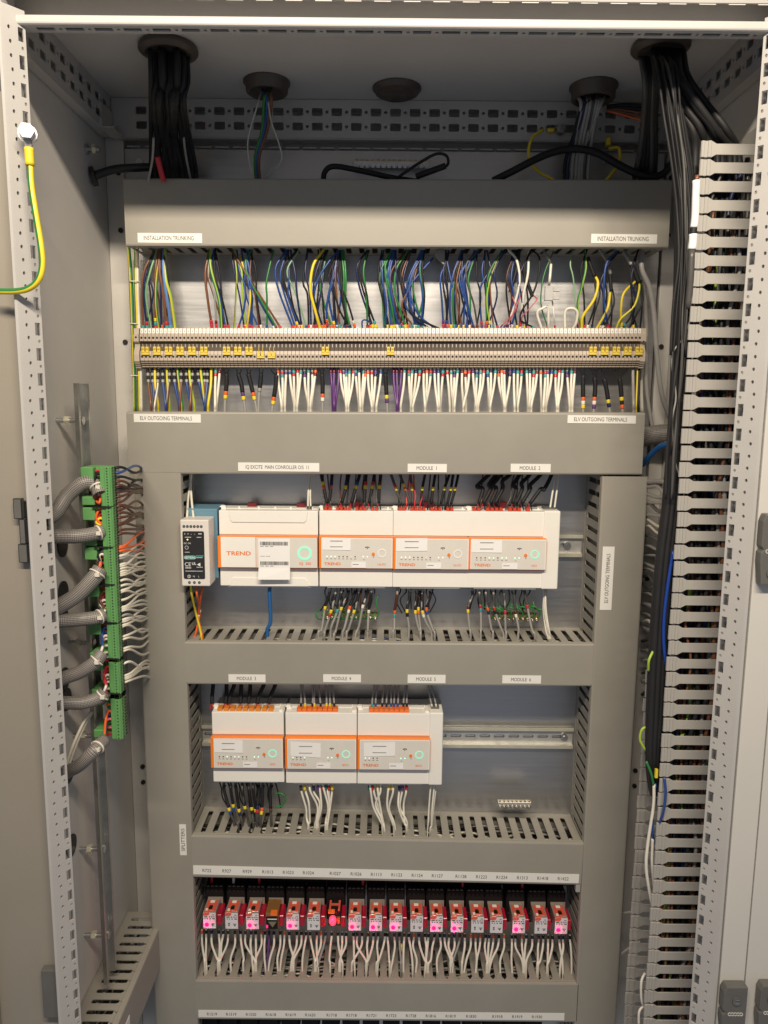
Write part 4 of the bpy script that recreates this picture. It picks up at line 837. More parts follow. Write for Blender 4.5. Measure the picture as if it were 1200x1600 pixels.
    m.prism([(hx-.006, zt+.0035), (hx-.003, zt+.006), (hx+.004, zt+.0055), (hx+.006, zt-.001), (hx-.003, zt-.001), (hx-.003, zt+.0022)], -.058, -.05, lambda a, b, q: (a, q, b), 'module_white'); m.build('corner_hook', t, bevel=.0006, seg=1)
    if main:
        m = MB(); 
        for f in (.285, .80): MB().box(gx(f)-.0075, gx(f)+.0075, -.030, -.018, zt-.006, zt+.0065, 'maroon').build('rail_foot', t, bevel=.0006, seg=1)
        m = MB().box(x0+.015, x1-.003, -.047, -.034, zt-.008, zt-.0018, 'dark_grey_plastic'); m.build('terminal_block', t)
    else:
        f0, f1, mt_, cnt = conn; k = 0
        MB().box(gx(f0), gx(f1), -.0735, -.053, zt-.01, zt-.0015, 'module_white' if mt_ == 'connector_red' else ('connector_orange' if mt_ == 'connector_orange' else 'wire_cream')).build('terminal_base', t)
        for i in range(cnt):
            xx = gx(f0) + (gx(f1)-gx(f0))*(i+.5)/cnt; ww = (gx(f1)-gx(f0))/cnt*.5*(.92 if mt_ == 'connector_orange' else .74)
            if mt_ == 'connector_red' and i in (2, 7, 11): continue
            MB().box(xx-ww, xx+ww, -.0715, -.055, zt-.0016, zt+.0052, mt_).build('connector_plug', t, bevel=.0005, seg=1)
        m = MB().box(gx(.93), gx(.985), -.07, -.05, zt-.002, zt+.003, 'module_white') if row == 2 else MB().box(gx(.42), gx(.56), -.035, -.02, zt-.004, zt+.0095, 'maroon')
        m.build('bus_cover' if row == 2 else 'rail_foot', t, bevel=.0005, seg=1)
    return t, x0, x1, zt, zb
stA = (.045, .44, .615, .985, 0); 
module(341, 498, 797.5, 918, 'wide white main controller with barcode sticker and lit green ring', (838, 887), True, '', None, 1, main=True)
module(498, 614, 798, 919, 'first white module of the upper row, touching the main controller', (839, 888), False, '16UIO', (.06, .80, 'connector_red', 14), 1, stick=(.045, .43, .60, .99, -.0005))
module(614, 731, 798.5, 920, 'middle white module of the upper row, unlit ring, creased sticker', (840, 889.5), False, '16UIO', (.06, .80, 'connector_red', 14), 1, stick=(.035, .45, .58, .985, .0008))
module(731, 850, 799, 921, 'last white module of the upper row, with a lit green ring', (841, 890), True, '16DI', (.05, .80, 'connector_red', 13), 1, stick=(.04, .43, .56, .985, -.0004))
module(330, 445, 1112.5, 1224, 'white module of the lower row with amber connectors on top', (1152.5, 1200), True, '16DI', (.06, .86, 'connector_amber', 9), 2, stick=(.04, .44, .53, .94, -.0006))
module(445, 558, 1113.5, 1226, 'middle white module of the lower row with sticker tilted down', (1153.5, 1201.5), True, '8DO', (.155, .73, 'connector_orange', 8), 2, leds=4, stick=(.08, .50, .44, .90, -.0028))
module(558, 671, 1114.5, 1227, 'last white module of the lower row, beside the bare rail', (1154.5, 1202.5), True, '8DO', (.155, .71, 'connector_orange', 8), 2, leds=4, stick=(.09, .52, .44, .88, .0018))
for (a, b, c, d), lab in (((850.5, 798.5, 871, 921), 'narrow white end unit closing the upper row of modules'), ((671.5, 1114, 690.5, 1227), 'narrow white end unit closing the lower row beside the bare rail')):
    p, q = at(a, b, -.077), at(c, d, -.077); t = thing('end_unit', ((p.x+q.x)/2, -.05, q.z), lab, 'end unit', 'narrow white end units')
    MB().box(p.x, q.x, -.077, -.01, q.z, p.z, 'module_white').build('housing', t, bevel=.0025, seg=3)
    MB().box(p.x+.003, q.x-.006, -.06, -.04, p.z, p.z+.003, 'dark_grey_plastic').build('connector', t)
    MB().box(p.x+.001, q.x-.004, -.06, -.04, q.z-.003, q.z, 'dark_grey_plastic').build('connector', t)

# ============================================================ CABLES AROUND THE MODULES
rm = random.Random(11)
def tw(col, top, bot, py0, py1, r, marks=(), where=('', ''), cores=None, y0=-.05, y1=-.06, mfrac=.5, tail=None, mids=(), group=None, name='cable', cat='cable'):
    """cable coming down from a slot (py0) to a connector (py1)"""
    pyc = py1 - (9 if cores else 0)
    pts = [at(top, py0-12, y0), at(top, py0, y0)] + [at(a, b, -.058) for a, b in mids] + [at(top*.5+bot*.5+rm.uniform(-1.5, 1.5), (py0+pyc)/2, -.056), at(bot, pyc, y1)]
    Lm = (pts[-1]-pts[1]).length
    mk = [(Lm*mfrac + .0062*i, c) for i, c in enumerate(marks)]
    o = wire(col, pts, r*.001, name=name, cat=cat, where=where, group=group, marks=mk, key=bot, mr=1.12, mlen=.006)
    if cores:
        for s, cc in zip((-1, 1), cores):
            MB().tube([pts[-1]+Vector((0, 0, .003)), at(bot+s*1.5, pyc+3, y1), at(bot+s*3, py1+2, y1)], .0009, 'wire_'+cc, 5, 4).build('core_wire', o)
    if tail:
        pass
    return o
G1 = 'cables into the module tops'
wA = ('above the first upper module', 'from the power supply side')
for a, b, mk in [(502,511,['orange','yellow']),(519,514.5,['pink','navy']),(543,534,['yellow','navy']),(562,549,['yellow','blue']),(572,569,['yellow','red']),(585,577,['yellow','red']),(595,592,['yellow','darkbrown'])]: tw('black', a, b, 741, 795, 2.7, mk, wA, ('red', 'black'), mfrac=.55, group=G1)
wB = ('above the middle upper module', 'from the power supply side')
for a, b, mk in [(611,627,['yellow','red']),(625,641,['orange','yellow']),(641,645,['yellow','orange']),(664,658,['yellow']),(680,674,['yellow']),(702,689,['yellow']),(708,699,['yellow']),(716,705,['yellow'])]: tw('darkgrey' if b < 650 else 'black', a, b, 741, 796, 2.3, mk, wB, ('black', 'black'), mfrac=.5, group=G1)
wC = ('above the end upper module', 'from the power supply side')
for a, b, mi in [(764,748,[(745,760)]),(775,755,[(764,757)]),(783,766,[(770,758)]),(797,773,[(785,752)]),(812,801,[(802,758)]),(828,806,[(815,755)]),(845,815,[(828,758)]),(862,828,[(850,765)])]: tw('black', a, b, 741, 796, 3.3, (), wC, ('red', 'black'), mids=mi, group=G1)
wH = ('dropping to the white units', 'from the power supply side')
for a, b, p1 in ((299, 292, 813), (297, 303, 814), (484, 481, 795), (487, 485.5, 795), (868, 859, 797), (874, 866, 797)):
    tw('white', a, b, 741, p1, 1.6 if a > 300 else 2.0, ['darkgrey'], wH, None, mfrac=.03, y0=-.05, y1=-.058 if a > 300 else -.09, name='lead_wire', cat='lead', group='white leads of the upper row')
# below row 1
def bw(col, top, py0, mid, slot, py1, r, marks=(), where=('', ''), sheathcol=None, y0=-.055, group=None, name='cable', cat='cable', mfrac=.5, pm=None):
    pm = pm or (py0*.55+py1*.45)
    j = lambda q: rm.uniform(-q, q)
    pts = [at(top + j(1), py0-6, y0 + j(.004)), at(top*.8+mid*.2 + j(2.2), py0+8 + j(2), y0-.003 + j(.006)), at(mid + j(1.2), pm + j(5), -.060 + j(.005)), at(slot*.7+mid*.3 + j(1.5), py1-9 + j(4), -.062 + j(.004)), at(slot + j(1), py1 + j(3), -.064 + j(.005)), at(slot, py1+6, -.062)+Vector((0, 0, -.02))]
    Lm = sum((pts[i+1]-pts[i]).length for i in range(2)); 
    mk = [(-(Lm + .0062*i), c) for i, c in enumerate(marks)]
    o = wire(col, pts, r*.001, name=name, cat=cat, where=where, group=group, marks=mk, key=top, mr=1.25, mlen=.006)
    if sheathcol: MB().tube([pts[0]+Vector((0, 0, -.008)), pts[1], pts[1].lerp(pts[2], .5), pts[2]+Vector((0, 0, .004))], r*.00122, 'wire_'+sheathcol, 8, 4).build('heat_shrink', o)
    return o
G2 = 'cables out of the module bottoms'
wD = ('below the first upper module', 'from the power supply side')
for a, b, s, mk in [(515,508,498,['yellow']),(526,516,506,['yellow','red']),(536,526,516,['teal']),(545,534,522,['yellow']),(555,547,536,['orange','white']),(562,553,542,['yellow']),(571,567,556,['white']),(580,576,575,['white'])]: bw('grey', a, 921, b, s, 990, 2.1, mk, wD, 'black', group=G2)
wE = ('below the middle upper module', 'from the power supply side')
for a, b, s, mk in [(622,617,615,['orange','teal']),(639,636,638,['yellow','black']),(650,648,656,['yellow']),(656,653,658,['yellow','orange']),(661,660,675,['yellow','cream']),(672,667,679,['orange','blue'])]: bw('grey', a, 922, b, s, 990, 2.1, mk, wE, 'black' if a > 630 else 'darkbrown', group=G2)
wF = ('below the end upper module', 'from the power supply side')
for a, b, s, mk in [(738,732,735,['darkbrown','yellow']),(749,750,752,['red','teal']),(760,762,770,['orange','navy']),(771,773,787,['red','black']),(786,789,790,['red']),(801,806,810,['darkbrown','white']),(820,824,836,['red'])]: bw('grey', a, 922, b, s, 990, 2.0, mk, wF, 'darkgrey', group=G2)
for k, (a, s) in enumerate(((849, 857), (852, 859), (855, 861))): bw('white', a, 923, a-1, s, 997, 1.5, (), ('below the upper end unit', 'from the power supply side'), group='white leads of the upper row', name='lead_wire', cat='lead', y0=-.05, pm=955)
bw('netblue', 421, 921, 422, 417, 994, 3.2, (), ('below the main controller', 'from the power supply side'), name='network_cable', pm=965)
bw('yellow', 299, 918, 306, 315, 997, 1.9, (), ('below the power supply', 'from the power supply side'), name='lead_wire', cat='lead', y0=-.09, pm=955)
bw('orange', 307, 922, 313, 302, 997, 1.9, ['white', 'white', 'navy'][:1], ('below the power supply', 'from the power supply side'), name='lead_wire', cat='lead', y0=-.09, pm=955)
bw('orange', 316, 922, 311, 317, 997, 1.9, ['white'], ('below the power supply', 'from the power supply side'), name='lead_wire', cat='lead', y0=-.09, pm=958)
# row 2
wK = ('above the amber module', 'from the power supply side')
for a, b in [(333,331),(354,352),(366,358),(377,376),(391,388),(412,402),(430,420)]: tw('coax', a, b, 1070, 1108, 3.4, (), wK, ('red', 'orange'), y0=-.05, group=G1)
wL = ('above the middle lower module', 'from the power supply side'); wM = ('above the end lower module', 'from the power supply side')
for a, b in [(470,470),(473,477),(488,487),(492,492),(498,502),(509,510),(515,516),(519,523)]: tw('grey', a, b, 1070, 1112, 1.7, [['black','red'][int(b) % 2], 'yellow' if b % 3 == 0 else 'black'], wL, None, mfrac=.12, name='lead_wire', cat='lead', y1=-.062, group='grey leads into the second row')
for a, b in [(585,581),(590,587),(601,597),(607,604),(611,611),(617,615),(623,621),(634,630),(637,636)]: tw('grey', a, b, 1070, 1112, 1.7, [['red','blue','teal'][int(b) % 3], ['teal','black','blue'][int(a) % 3]], wM, None, mfrac=.12, name='lead_wire', cat='lead', y1=-.062, group='grey leads into the second row')
for a, b in ((669, 677), (673, 683)): tw('grey', a, b, 1070, 1112, 1.5, ['white'], ('above the lower end unit', 'from the power supply side'), None, mfrac=.25, name='lead_wire', cat='lead', y1=-.055, group='white leads of the lower row')
wN = ('below the amber module', 'from the power supply side')
for a, b, s, mk in [(350,358,366,['yellow','blue']),(360,365,372,['yellow','blue']),(368,374,378,['yellow','navy']),(378,383,390,['yellow']),(388,392,396,['yellow','black']),(396,400,402,['yellow']),(404,403,401,['navy','red']),(411,410,408,['orange','yellow']),(424,424,424,['darkbrown'])]: bw('darkgrey', a, 1226, b, s, 1288, 2.3, mk, wN, 'black', group=G2, pm=1262)
for a in (343, 356, 372, 384, 399, 416, 430): 
    wire('black', [at(a, 1222, -.05), at(a+3, 1232, -.053), at(a+rm.uniform(2, 8), 1246, -.05), at(a+rm.uniform(4, 14), 1262, -.045)], .0012, name='core_wire', cat='lead', where=wN, key=a, group='thin cores below MODULE 3')
wO = ('below the middle lower module', 'from the power supply side'); wP = ('below the end lower module', 'from the power supply side')
for i, (a, b, s) in enumerate([(470,477,481),(476,482,483),(484,497,493),(490,499,495),(497,503,497),(504,512,512),(509,514,512),(514,514,508),(519,516,511)]): bw('white', a, 1228, b, s, 1290, 1.9, (), wO, None, group='white leads of the lower row', name='lead_wire', cat='lead', pm=1258)
for i, (a, b, s) in enumerate([(577,584,597),(582,590,599),(590,594,601),(595,588,598),(608,606,616),(613,609,618),(624,622,634),(629,626,636),(635,630,635)]): bw('white', a, 1229, b, s, 1292, 1.9, (), wP, None, group='white leads of the lower row', name='lead_wire', cat='lead', pm=1258)
for a, s in ((674, 668), (679, 672), (682, 674)): bw('white', a, 1229, a-4, s, 1296, 1.5, (), ('below the lower end unit', 'from the power supply side'), None, group='white leads of the lower row', name='lead_wire', cat='lead', pm=1265)
m = MB()
for L, r0 in (([470,476,484,490,497,504,509,514,519], 0), ([577,582,590,595,608,613,624,629,635], 3)):
    for i, a in enumerate(L):
        p = at(a, 1231, -.0585); 
        MB().tube([p+Vector((0, 0, .004)), p, p+Vector((.0003, 0, -.004))], .0026, ['wire_darkbrown', 'wire_red', 'wire_yellow', 'wire_teal', 'wire_yellow', 'wire_red', 'wire_navy', 'wire_yellow', 'wire_purple'][(i*2+r0) % 9], 8, 2).build('wire_ferrule', label=f'coloured ferrule on the {ordw(i+1)} white lead under the {"middle" if r0 == 0 else "end"} lower module', cat='ferrule', group='coloured ferrules under the lower row')
# earth bars with screws and green loops
for wh_, L in ((wD, (510, 518, 527, 533, 541, 549, 557, 566, 574, 583)), (wE, (625, 634, 643, 652, 659, 668, 678)), (wF, (742, 750, 757, 766, 776, 784, 794, 806, 814, 826))):
    for a in L:
        wire(rm.choice(['black', 'black', 'darkbrown', 'black', 'darkgrey']), [at(a, 917, -.05), at(a+rm.uniform(-3, 3), 925, -.054), at(a+rm.uniform(-9, 5), 938, -.056), at(a+rm.uniform(-11, 4), 952+rm.uniform(-4, 6), -.050)], .0011, name='core_wire', cat='lead', where=wh_, key=a+.5, group='thin cores below the upper modules')
for wh_, L in ((wA, (506, 517, 528, 540, 552, 561, 570, 580, 590)), (wB, (622, 634, 648, 655, 668, 684, 695)), (wC, (750, 760, 770, 779, 790, 803, 812, 822))):
    for a in L:
        o_ = rm.uniform(2, 11) if a > 740 else rm.uniform(-4, 6)
        wire(rm.choice(['black', 'black', 'darkbrown', 'maroon_', 'darkgrey']).replace('maroon_', 'red'), [at(a, 797, -.06), at(a+o_*.3, 788, -.062), at(a+o_*.7+rm.uniform(-2, 2), 776+rm.uniform(-4, 4), -.058), at(a+o_, 760+rm.uniform(-5, 5), -.054), at(a+o_*1.6, 738, -.05)], .0012, name='core_wire', cat='lead', where=wh_, key=a+.5, group='thin cores above the upper modules')
def earth_bar(px0, px1, py, y, n, lab, bm='brass', r=.0036):
    a, b = at(px0, py, y), at(px1, py, y); t = thing('earth_bar', ((a.x+b.x)/2, y, a.z), lab, 'earth bar', 'brass earth bars')
    MB().box(a.x, b.x, y, y+.009, a.z-.001, a.z+.007, bm).build('bar', t, bevel=.0006, seg=1)
    for k in range(n):
        x = a.x + (b.x-a.x)*(k+.5)/n
        s = MB().cyl((x, y-.0004, a.z-.0005), (x, y-.0045, a.z-.0015), r, 'steel', 12); s.cyl((x, y-.0045, a.z-.0015), (x, y-.0052, a.z-.0017), r*.7, 'steel', 10, r*.5)
        s.cyl((x, y+.002, a.z+.007), (x, y+.002, a.z+.0095), r*.55, 'brass', 8); s.build('screw', t)
earth_bar(778, 830, 1259, -.045, 8, 'short silver earth bar with eight screws on the trunking below MODULE 6', 'zinc')
earth_bar(553, 671, 258, -.018, 14, 'long silver earth bar with a row of screws above the installation trunking', 'zinc')
earth_bar(508, 590, 965, -.012, 11, 'brass earth bar with green loops below the module beside the controller')
earth_bar(770, 842, 967, -.014, 10, 'brass earth bar with green loops below the end upper module')
rg = random.Random(21)
for i in range(9):
    a = 500+i*9.6; wire('green', P([(a, 952, -.04), (a-6, 958, -.05), (a-4, 966, -.05), (a+4, 967, -.045), (a+9, 958, -.04)]), .0012, name='earth_wire', cat='earth wire', where=('looping below the first upper module', 'from the power supply side'), key=a, group='thin green earth loops')
for i in range(10):
    a = 752+i*9; wire('green', P([(a, 940, -.045), (a+3, 946+rg.uniform(0, 5), -.05), (a+12, 950+rg.uniform(-2, 4), -.055), (a+20, 958, -.05), (a+16, 966, -.045)]), .0014, name='earth_wire', cat='earth wire', where=('looping below the end upper module', 'from the power supply side'), key=a, group='thin green earth loops')
wire('green', P([(428, 1240, -.05), (440, 1240, -.055), (446, 1248, -.055), (441, 1258, -.055), (430, 1262, -.055)]), .0017, name='earth_wire', cat='earth wire', where=('looping below the amber module', 'from the power supply side'), key=1)
wire('green', P([(590, 930, -.05), (588, 945, -.055), (592, 958, -.055), (585, 963, -.055), (574, 956, -.055)]), .0012, name='earth_wire', cat='earth wire', where=('looping below the first upper module', 'from the power supply side'), key=600)

# ============================================================ RELAYS
def led_lamp(x, y, z, e, col=(1.0, .004, .17)):      # the light each lit relay indicator throws on its own label and neighbours
    l = bpy.data.lights.new('indicator_glow', 'POINT'); l.energy = e; l.color = col; l.shadow_soft_size = .0012
    o = bpy.data.objects.new('indicator_glow', l); COL.objects.link(o); o.location = (x, y, z)
LPX = [327.5, 362, 394.5, 425, 457.5, 490, 522, 554.5, 587, 618.5, 651, 682, 714, 746, 775.5, 810.5, 845, 876.5]
LIT = [1, 0, 1, 2, 1, 0, 3, 1, 1, 1, 0, 1, 1, 0, 0, 1, 0, 1]
yr = -.09
rr_ = random.Random(9)
for i, px in enumerate(LPX):
    f = i/17; dy = 8.5*f
    pzt = at(px, 1425.5+dy, yr).z; pzb = at(px, 1450.5+dy, yr).z; cx = at(px, 1440+dy, yr).x; hwid = .0112
    nm = RT[i][0]; st = LIT[i]
    # socket
    s = thing('relay_socket', (cx, -.03, pzb-.03), f'black relay socket behind the {ordw(i+1)} relay along, under {nm}', 'relay socket', 'black relay sockets')
    g = .0166; zt = -.6505 - .006*f
    m = MB().box(cx-g, cx+g, -.050, -.011, pzb-.004, zt-.012, 'socket_black').box(cx-g, cx+g, -.032, -.0115, zt-.0122, zt+.022, 'socket_black').box(cx-g+.001, cx+g-.001, -.0565, -.05, pzb-.004, pzb+.014, 'socket_black')
    m.build('housing', s, bevel=.0008, seg=1)
    m = MB()
    for k in range(4):
        x = cx-g+.0055+k*.0076; m.cyl((x, -.0318, zt-.004), (x, -.0326, zt-.004), .0024, 'hole_dark', 8); m.cyl((x, -.0326, zt-.004), (x, -.0331, zt-.004), .0014, 'dark_grey_plastic', 6)
        m.cyl((x, -.0318, zt+.011), (x, -.0326, zt+.011), .0024, 'hole_dark', 8); m.box(x-.0016, x+.0016, -.0329, -.0323, zt+.0035, zt+.0055, 'dark_grey_plastic')
        m.cyl((x, -.0498, zt-.018), (x, -.0506, zt-.018), .0024, 'hole_dark', 8); m.box(x-.0026, x+.0026, -.049, -.046, zt-.0118, zt-.0105, 'dark_grey_plastic')
    m.build('screw_terminals', s)
    MB().box(cx+hwid+.0008, cx+hwid+.0082, -.083, -.051, pzb+.001, pzb+.021, 'smoke_red_glow').build('indicator_module', s, bevel=.0008, seg=1)
    # relay
    kind = {1: 'white-fronted red-topped relay lit pink', 0: 'white-fronted red-topped relay, unlit', 2: 'amber brown relay with a dark printed front', 3: 'open clear relay glowing bright red'}[st]
    t = thing('relay', (cx, -.07, pzb), f'{kind}, {ordw(i+1)} along, under the {nm} print', 'relay', 'plug-in relays')
    if st in (0, 1, 2):
        cm = 'relay_case' if st != 2 else 'relay_brown'
        MB().box(cx-hwid, cx+hwid, yr, -.0518, pzb, pzt, cm).build('case', t, bevel=.0008)
        MB().box(cx-hwid+.0002, cx+hwid+.0045, -.0516, -.0503, pzt-.010, pzt+.0016, 'relay_case').build('retaining_clip', t)
    if st in (0, 1):
        zT = pzt + .0003
        m = MB().box(cx-hwid*.80, cx+hwid*.80, yr+.003, -.0585, zT-.0002, zT+.0006, 'relay_red'); m.box(cx-hwid*.80, cx-hwid*.02, yr-.0012, yr+.003, pzt-.0042, zT+.0009, 'relay_red'); m.build('red_lever', t, bevel=.0003, seg=1)
        m = MB().box(cx-hwid*.34, cx+hwid*.34, -.0655, -.0595, zT+.0006, zT+.0012, 'module_white'); m.build('flag_window', t)
        m = MB().box(cx-hwid*.30, cx+hwid*.30, yr+.006, yr+.0125, zT+.0007, zT+.0014, 'brass').box(cx-hwid*.7, cx-hwid*.35, yr+.0034, yr+.009, zT+.0007, zT+.0012, 'module_white').cyl((cx, yr+.0145, zT+.0004), (cx, yr+.0145, zT+.001), .0035, 'hole_dark', 10)
        m.build('contact_window', t)
        o = MB().box(cx-hwid+.0003, cx+hwid-.0003, yr-.0008, yr-.0001, pzb+.0004, pzt-.0008, 'relay_label').box(cx-hwid+.0003, cx-hwid*.15, yr-.0010, yr-.0008, pzt-.0058, pzt-.0009, 'relay_red').build('front_label', t)
        m = MB(); H = pzt-pzb; yl = yr-.001
        m.box(cx+hwid*.45, cx+hwid*.8, yl-.0002, yl+.0001, pzb+H*.85, pzb+H*.88, 'print_black')
        for zz, L in ((.72, (-.8, -.3, -.1, .1, .3, .5, .65, .8)), (.60, (-.75, -.6, -.4, -.25, 0, .2, .45, .85))):
            for a, b in zip(L[::2], L[1::2]): m.box(cx+hwid*a, cx+hwid*b, yl-.0002, yl+.0001, pzb+H*zz, pzb+H*(zz+.05), 'print_black')
        zc = pzb+H*.27; xc = cx+hwid*.5
        m.prism([(xc-.0032, zc+.0018), (xc+.0032, zc+.0018), (xc, zc-.0032)], yl, yl-.0002, lambda a, b, q: (a, q, b), 'print_black')
        m.box(xc-.0030, xc+.0030, yl-.0004, yl-.0002, zc+.0004, zc+.0009, 'relay_label')
        if st == 0: m.box(cx-hwid*.52, cx-hwid*.30, yl-.0002, yl+.0001, pzb+H*.20, pzb+H*.38, 'print_black'); m.box(cx-hwid*.46, cx-hwid*.36, yl-.0004, yl-.0002, pzb+H*.26, pzb+H*.31, 'relay_label')
        m.build('printing', o)
        if st == 1:
            lx, lz = cx-hwid*.42, pzb+H*.27
            MB().cyl((lx, yl, lz), (lx, yl-.0008, lz), .0037, 'led_pink', 16).build('indicator_lens', t)
            MB().ring((lx, lz), .0013, .0023, yl-.0008, yl-.0012, 'maroon', 14).build('window_ring', t)
            led_lamp(lx, yl-.0062, lz, .0068)
    if st == 2:
        H = pzt-pzb; yl = yr-.0008
        o = MB().box(cx-hwid+.001, cx+hwid-.001, yl, yr-.0001, pzb+.001, pzt-.006, 'socket_black').build('front_label', t)
        m = MB().box(cx-hwid*.7, cx+hwid*.8, yl-.0003, yl, pzb+H*.62, pzb+H*.68, 'print_white'); m.prism([(cx-hwid*.6, pzb+H*.5), (cx+hwid*.75, pzb+H*.5), (cx+.001, pzb+H*.15)], yl, yl-.0003, lambda a, b, q: (a, q, b), 'brass'); m.build('printing', o)
        MB().box(cx-hwid*.2, cx+hwid*.8, yr-.0015, yr+.008, pzt-.004, pzt+.0008, 'connector_orange').build('lever', t)
        MB().box(cx-hwid*.92, cx-hwid*.62, yl-.0004, yl, pzb+.003, pzb+.009, 'led_pink').build('lit_window', t)
    if st == 3:
        MB().box(cx-hwid, cx+hwid, -.078, -.0518, pzb, pzt-.001, 'socket_black').build('coil_block', t, bevel=.001)
        m = MB()
        for s_ in (-1, 1): m.box(cx+s_*hwid*.72-.0017, cx+s_*hwid*.72+.0017, -.080, -.054, pzt-.001, pzt+.0012, 'relay_red')
        m.box(cx-hwid*.7, cx+hwid*.7, -.066, -.062, pzt-.001, pzt+.001, 'relay_red'); m.build('red_lever', t)
        MB().box(cx-hwid*.95, cx+hwid*.05, -.0835, -.078, pzt-.004, pzt+.001, 'connector_orange').build('lever', t)
        MB().prism(circle(cx-hwid*.28, pzb+.0115, .0062, 14, .0085), -.078, -.0822, lambda a, b, q: (a, q, b), 'led_hot').build('lit_window', t); led_lamp(cx-hwid*.3, -.0875, pzb+.012, .040, (1.0, .012, .04))
        MB().box(cx+hwid*.35, cx+hwid*.9, -.0795, -.078, pzb+.004, pzb+.018, 'relay_brown').build('contact_window', t)
    # leads down into the trunking
    for k in range(4):
        a = px - 12 + k*8.3 + rr_.uniform(-1.8, 1.8); slot = 322 + 19.15*round((a - 322 + rr_.uniform(-9, 9))/19.15) + rr_.uniform(-3, 3); slot = min(max(slot, 318), 893)
        pe = rr_.choice((1505, 1516, 1524, 1520)) + 3*f
        yy = rr_.uniform(-.062, -.05)
        pts = [at(a, 1452+dy, -.052), at(a, 1460+dy, -.054), at(a*.85+slot*.15+rr_.uniform(-2, 2), 1476+dy*.7, -.060), at(slot*.75+a*.25+rr_.uniform(-2, 2), 1497+dy*.5, -.066), at(slot, pe, -.070), at(slot, pe+4, -.070)+Vector((0, 0, -.025))]
        c = 'white' if rr_.random() < .93 else ('grey' if rr_.random() < .6 else 'purple')
        wire(c, pts, .0019+.0002*rr_.random(), name='relay_lead', cat='relay lead', where=('below the relay row', 'from the SPLITTERS side'), key=a, group='white leads below the relays', marks=[(-.004, rr_.choice(['black', 'darkbrown', 'navy', 'black', 'black', 'orange']))], mlen=.006, mr=1.25)
for px, py, c in ((331, 1375, 'red'), (365, 1376, 'white'), (405, 1376, 'red'), (567, 1380, 'red'), (723, 1384, 'red'), (816, 1386, 'red')):
    wire(c, [at(px, py-22, -.022), at(px, py-5, -.036), at(px, py+8, -.036)], .0026, name='link_wire', cat='link wire', where=('above the relay sockets', 'from the SPLITTERS side'), key=px, group='short link wires above the relays', marks=[(.002, 'maroon')] if c == 'red' else ())
wire('yellow', P([(627, 1475, -.052), (627, 1486, -.055)]), .0028, name='wire_ferrule', cat='ferrule', where=('on a relay lead', 'from the SPLITTERS side'), key=1)
# lower row of sockets peeping out under the bottom trunking
for i in range(17):
    px = 322 + i*32.2; p = at(px, 1592, -.075)
    t = thing('relay_socket', (p.x, -.04, p.z-.05), f'black relay socket under the bottom strip, {ordw(i+1)} across from the SPLITTERS side', 'relay socket', 'bottom row relay sockets')
    MB().box(p.x-.0155, p.x+.0155, -.06, -.011, p.z-.06, -.905, 'socket_black').build('housing', t, bevel=.0008, seg=1)
# small grey stub fixed at the ends of the strip
c = at(903, 1385, -.094); MB().box(c.x-.004, c.x+.004, -.096, -.086, c.z-.010, c.z+.008, 'trunk_pvc_light').build('trunking_clip', bevel=.001, label='small pale clip on the vertical trunking beside the R1422 print', cat='clip')

# ============================================================ LEFT WALL: rail, green terminals, braided hoses
t = thing('wall_rail', (-.44, -.235, -.69), 'vertical galvanised rail on standoff bolts along the side wall', 'rail')
ztop, zbot = .226, -.690; xr = -.428
hs = []; z = zbot+.02
while z < ztop-.01: hs.append(rrect(-.2365, -.2305, z-.009, z+.009, .0028, 3)); z += .0262
m = MB().plate(rect(-.2475, -.2195, zbot, ztop), hs, lambda u, v, w: (xr-.007-w, u, v), .0012, 'zinc')
for s, ye in ((-1, -.2475), (1, -.2195)):
    m.box(xr-.007, xr, min(ye, ye+s*.0012), max(ye, ye+s*.0012), zbot, ztop, 'zinc'); y2 = ye+s*.006; m.box(xr-.0012, xr, min(ye+s*.0013, y2), max(ye+s*.0013, y2), zbot, ztop, 'zinc_yellow')
for q_ in range(len(m.m)): m.m[q_] = 'rail_steel'
m.build('rail', t)
for py in (656, 765, 1002, 1155, 1348, 1500):
    z = atx(140, py, -.44).z; m = MB().cyl((XW, -.2335, z), (xr-.008, -.2335, z), .0035, 'steel', 10).cyl((XW+.012, -.2335, z), (XW+.019, -.2335, z), .0068, 'zinc_yellow', 6).cyl((xr-.0075, -.2335, z), (xr-.002, -.2335, z), .0062, 'steel', 6); m.build('standoff_bolt', t)
bnd = [730, 795, 860, 921.5, 985, 1046, 1105.5, 1171]
HO = [([(70,812,-.463),(88,800,-.455),(105,775,-.445),(130,755,-.425),(150,757,-.41),(157,774,-.401)], .0102), ([(72,838,-.463),(88,838,-.455),(120,838,-.43),(148,834,-.41),(160,830,-.402)], .0098), ([(78,960,-.463),(92,948,-.452),(120,930,-.43),(145,905,-.41),(157,889,-.402)], .0108),
      ([(80,970,-.463),(92,970,-.452),(125,968,-.43),(150,965,-.41),(162,960,-.402)], .0095), ([(84,1068,-.463),(98,1060,-.452),(125,1050,-.43),(148,1035,-.41),(160,1020,-.402)], .0095), ([(88,1098,-.463),(102,1098,-.452),(130,1098,-.43),(155,1090,-.41),(165,1080,-.402)], .0092), ([(95,1213,-.463),(107,1205,-.452),(125,1195,-.43),(145,1175,-.41),(163,1156,-.402)], .0092)]
tiepx = [.86, .84, .86, .84, .80, .84, .84]
CC = [['brown', 'darkbrown', 'red', 'black', 'orange'], ['orange', 'yellow', 'red', 'orange', 'darkbrown'], ['orange', 'white', 'white', 'black', 'red'], ['white', 'white', 'red', 'darkbrown', 'pink'], ['white', 'cream', 'red', 'blue', 'white'], ['white', 'white', 'red', 'red', 'maroon'], ['green', 'pink', 'blue', 'orange', 'red']]
